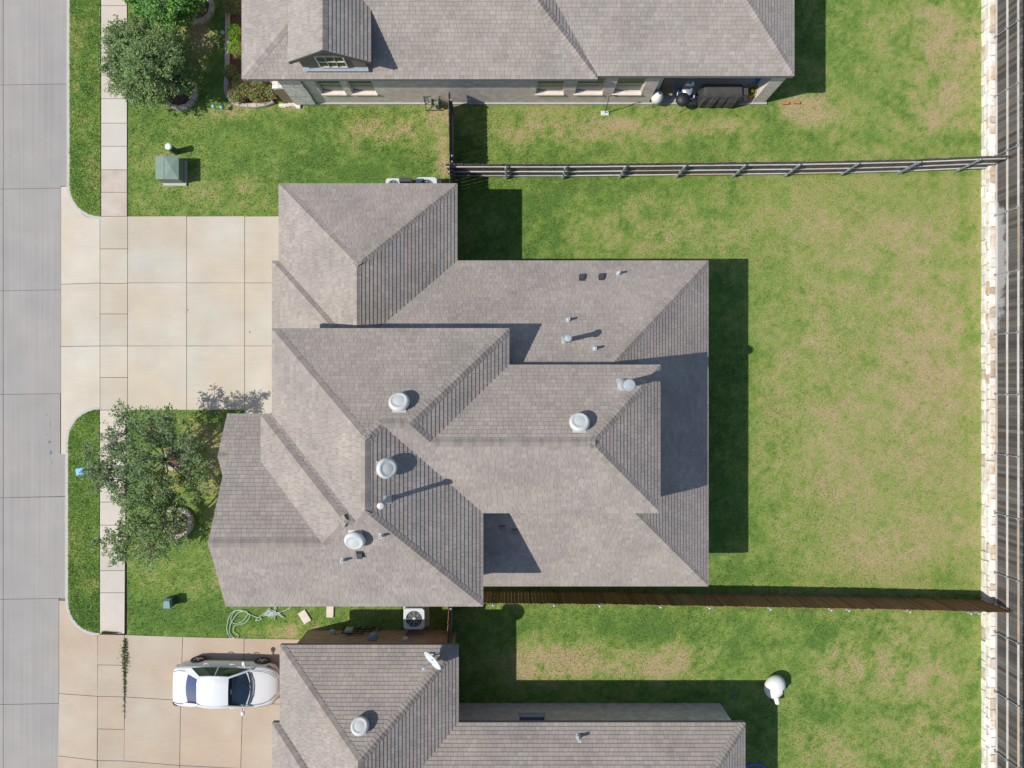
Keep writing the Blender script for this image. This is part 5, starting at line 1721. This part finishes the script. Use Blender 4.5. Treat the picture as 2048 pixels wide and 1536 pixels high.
# side yard beside the air conditioner
yw_ = -492*U
c = Vector((-268*U, yw_, 0))
bk = empty('electric_meter', c, 'blue grey electric meter box on the brown brick garage wall', 'electric meter')
mb = MB(); mb.bbox(-.16, .16, .003, .16, .75, 1.25, .02); mb.build('cabinet', M_BLUEGREY, bk)
mb = MB(); mb.lathe([(.09, 0), (.09, .07), (.06, .09), (.005, .092)], 16, Matrix.Translation((0, .16, 1.08)) @ Matrix.Rotation(-math.pi/2, 4, 'X')); mb.build('dial', M_GALV, bk)
mb = MB(); mb.tube([(0, .06, -.02), (0, .06, .76)], .03, 8); mb.build('conduit', M_GALV, bk)
c = Vector((-320*U, yw_, 0))
rk = empty('gas_meter', c, 'dark gas meter with pipework along the brown brick garage wall', 'gas meter')
mb = MB(); mb.bbox(-.14, .16, .05, .26, .35, .68, .04); mb.build('meter_body', M_GALV, rk)
for zz, x0_, x1_ in ((.30, -.25, .9), (.55, .16, .9), (.78, -.25, .6)):
    mb = MB(); mb.tube([(x0_, .14, zz), (x1_, .14, zz)], .022, 6); mb.build('pipe', M_BRONZE, rk)
for xx in (-.25, .35, .62, .9):
    mb = MB(); mb.tube([(xx, .14, -.02), (xx, .14, .78)], .022, 6); mb.build('riser', M_BRONZE, rk)
c = Vector((-205*U, yw_, 0))
cb_ = empty('cable_box', c, 'small grey cable box on the brown brick garage wall beside the air conditioner', 'cable box')
mb = MB(); mb.bbox(-.10, .10, .003, .09, 1.0, 1.3, .015); mb.build('cabinet', M_ACW, cb_)
mb = MB(); mb.tube([(0, .04, -.02), (0, .04, 1.0)], .014, 6); mb.build('conduit', M_BRONZE, cb_)
c = Vector((*g(668, 1258), .022))
sp = empty('hose_stand', c, 'small metal hose bib stand on the grass by the brown brick wall', 'stand')
mb = MB(); mb.tube([(0, -.15, 0), (0, -.1, .4), (.02, .02, .5), (.14, .08, .5), (.2, .1, .42)], .02, 6); mb.build('pipe', M_BRONZE, sp)
mb = MB(); mb.lathe([(.10, .46), (.13, .5), (.1, .54), (.01, .55)], 12, Matrix.Translation((.08, .05, 0))); mb.build('head', M_GALV, sp)

# ------------------------------------------------------------------ covered patio things
def at_patio(px, py, z=.12): return P(px, py, z)
c = at_patio(1434, 199)
gr = empty('covered_grill', c, 'long barbecue under a pleated black cover on the patio', 'grill')
mb = MB(); hw, hd, hh = .80, .30, 1.02
K = 44; topv = []; botv = []
for k in range(K):
    a = 2*math.pi*k/K; ca, sa = math.cos(a), math.sin(a)
    m = max(abs(ca), abs(sa)); x, y = ca/m, sa/m
    fold = 1+.06*math.sin(k*2.1)+.03*math.sin(k*5.3)
    botv.append((x*hw*1.04*fold, y*hd*1.15*fold, .02)); topv.append((x*hw*.98, y*hd*.85, hh-.10 + .02*math.sin(k*1.3)))
mb.v = botv+[(x*1.0, y*(.97+.03*math.sin(i*2.1)), .6) for i, (x, y, z) in enumerate(botv)]+topv+[(x*.9, y*.7, hh) for x, y, z in topv]
for lay in range(3):
    for k in range(K): mb.f.append((lay*K+k, lay*K+(k+1) % K, (lay+1)*K+(k+1) % K, (lay+1)*K+k)); mb.t.append(.5)
mb.f.append(tuple(3*K+k for k in range(K))); mb.t.append(.5)
mb.build('cover', M_COVER, gr)
mb = MB(); mb.box(.72, 1.0, -.18, .18, .78, .88); mb.build('side_shelf', M_COVER, gr)

c = at_patio(1368, 192)
km = empty('kettle_cart', c, 'steel kettle cooker with open chrome lid on a blue wheeled cart', 'cooker')
mb = MB(); mb.bbox(-.34, .30, -.20, .24, .04, .32, .05); mb.build('cart', M_BLUE, km)
mb = MB(); mb.tube([(-.34, .1, .36), (-.36, -.2, .36), (-.2, -.27, .36), (.2, -.27, .36), (.33, -.2, .36), (.31, .1, .36)], .025, 7); mb.build('rail', M_ACW, km)
mb = MB(); mb.lathe([(.10, .3), (.19, .42), (.22, .55), (.21, .60), (.005, .6)], 22); mb.build('bowl', M_CHROME, km, smooth=True)
mb = MB(); mb.lathe([(.225, 0), (.21, .10), (.15, .18), (.06, .22), (.005, .225)], 22, Matrix.Translation((.03, .12, .74)) @ Matrix.Rotation(math.radians(-58), 4, 'X')); mb.build('lid', M_CHROME, km, smooth=True)
for sx in (-.26, .24):
    mb = MB(); mb.lathe([(.07, -.03), (.07, .03)], 14, Matrix.Translation((sx, -.2, .07)) @ Matrix.Rotation(math.pi/2, 4, 'X')); mb.build('wheel', M_BLACK, km)

c = at_patio(1309, 206, .05); c.z = 0.05
wt = empty('ceramic_smoker', c, 'white egg shaped smoker standing at the patio edge', 'smoker')
mb = MB(); mb.lathe([(.10, .22), (.19, .32), (.235, .5), (.23, .62), (.19, .8), (.11, .93), (.05, .98), (.005, .985)], 22); mb.build('shell', M_WHITE, wt, smooth=True)
mb = MB(); mb.lathe([(.045, .96), (.05, 1.06), (.03, 1.08)], 12); mb.build('chimney_cap', M_VENTD, wt)
for q in range(3):
    a = q*2.1; mb = MB(); mb.tube([(math.cos(a)*.13, math.sin(a)*.13, .28), (math.cos(a)*.2, math.sin(a)*.2, .0)], .014, 5); mb.build('leg', M_BLACK, wt)

c = Vector((*g(1358, 212), 0.0))
kb = empty('kettle_grill', c, 'round black kettle grill standing on the grass at the patio edge', 'grill')
mb = MB(); mb.lathe([(.02, .42), (.18, .48), (.27, .6), (.285, .66)], 24, cap=False); mb.build('bowl', M_BLACK, kb, smooth=True)
mb = MB(); mb.lathe([(.29, .66), (.28, .72), (.2, .82), (.1, .86), (.005, .87)], 24); mb.build('lid', M_BLACK, kb, smooth=True)
for q in range(3):
    a = q*2.1+.5; mb = MB(); mb.tube([(math.cos(a)*.14, math.sin(a)*.14, .5), (math.cos(a)*.3, math.sin(a)*.3, .0)], .013, 5); mb.build('leg', M_GALV, kb)

c = at_patio(1498, 190)
po = empty('potted_plant', c, 'yellow green plant in a rounded orange pot beside the corner pier', 'potted plant')
mb = MB(); mb.lathe([(.10, 0), (.19, .12), (.20, .26), (.17, .34), (.15, .33), (.15, .28), (.005, .28)], 20); mb.build('pot', M_ORANGE, po, smooth=True)
n_ = 260; pp = rng.normal(0, 1, (n_, 3))*np.array([.10, .10, .09])+np.array([0, 0, .44])
link('foliage', leaf_mesh('foliage', pp, .09, np.array([.22, .27, .03])*(.5+.9*rng.random(n_))[:, None]), po)
c = at_patio(1489, 199)
bw = empty('pet_bowl', c, 'pink clay saucer with a white bowl in it by the orange pot', 'bowl')
mb = MB(); mb.lathe([(.12, 0), (.18, .06), (.19, .09), (.17, .09), (.11, .03), (.005, .03)], 20); mb.build('saucer', M_TERRA, bw)
mb = MB(); mb.lathe([(.06, .03), (.10, .16), (.085, .16), (.05, .05), (.005, .05)], 16); mb.build('bowl', M_WHITE, bw)
c = at_patio(1330, 190)
ch = empty('patio_chair', c, 'small tan folding chair in the patio shade behind the white smoker', 'chair')
mb = MB(); mb.box(-.2, .2, -.2, .2, .40, .44); mb.build('seat', M_TANSTUCCO, ch)
mb = MB(); mb.add([(-.2, .2, .44), (.2, .2, .44), (.2, .3, .85), (-.2, .3, .85), (-.2, .23, .44), (.2, .23, .44), (.2, .33, .85), (-.2, .33, .85)], [(0, 1, 2, 3), (4, 7, 6, 5), (3, 2, 6, 7), (0, 3, 7, 4), (1, 5, 6, 2), (0, 4, 5, 1)]); mb.build('backrest', M_TANSTUCCO, ch)
for sx in (-.18, .18):
    for sy in (-.18, .18):
        mb = MB(); mb.tube([(sx, sy, 0), (sx, sy, .4)], .014, 5); mb.build('leg', M_BRONZE, ch)
c = at_patio(1512, 172)
fn = empty('patio_stool', c, 'round blue stool in the shade beside the corner pier', 'stool')
mb = MB(); mb.lathe([(.18, .42), (.2, .44), (.2, .47), (.005, .48)], 18); mb.build('seat', M_BLUE, fn)
for q in range(4):
    a = q*1.57+.7; mb = MB(); mb.tube([(math.cos(a)*.13, math.sin(a)*.13, .43), (math.cos(a)*.2, math.sin(a)*.2, 0)], .013, 5); mb.build('leg', M_BLUE, fn)

# put each house's Empty at its own base
for h_, base_ in ((north, (10*U, 620*U, 0)), (south, (-100*U, -700*U, 0))):
    v_ = Vector(base_); h_.location = v_
    for ch_ in h_.children: ch_.location = ch_.location - v_
print('objects', len(bpy.data.objects))
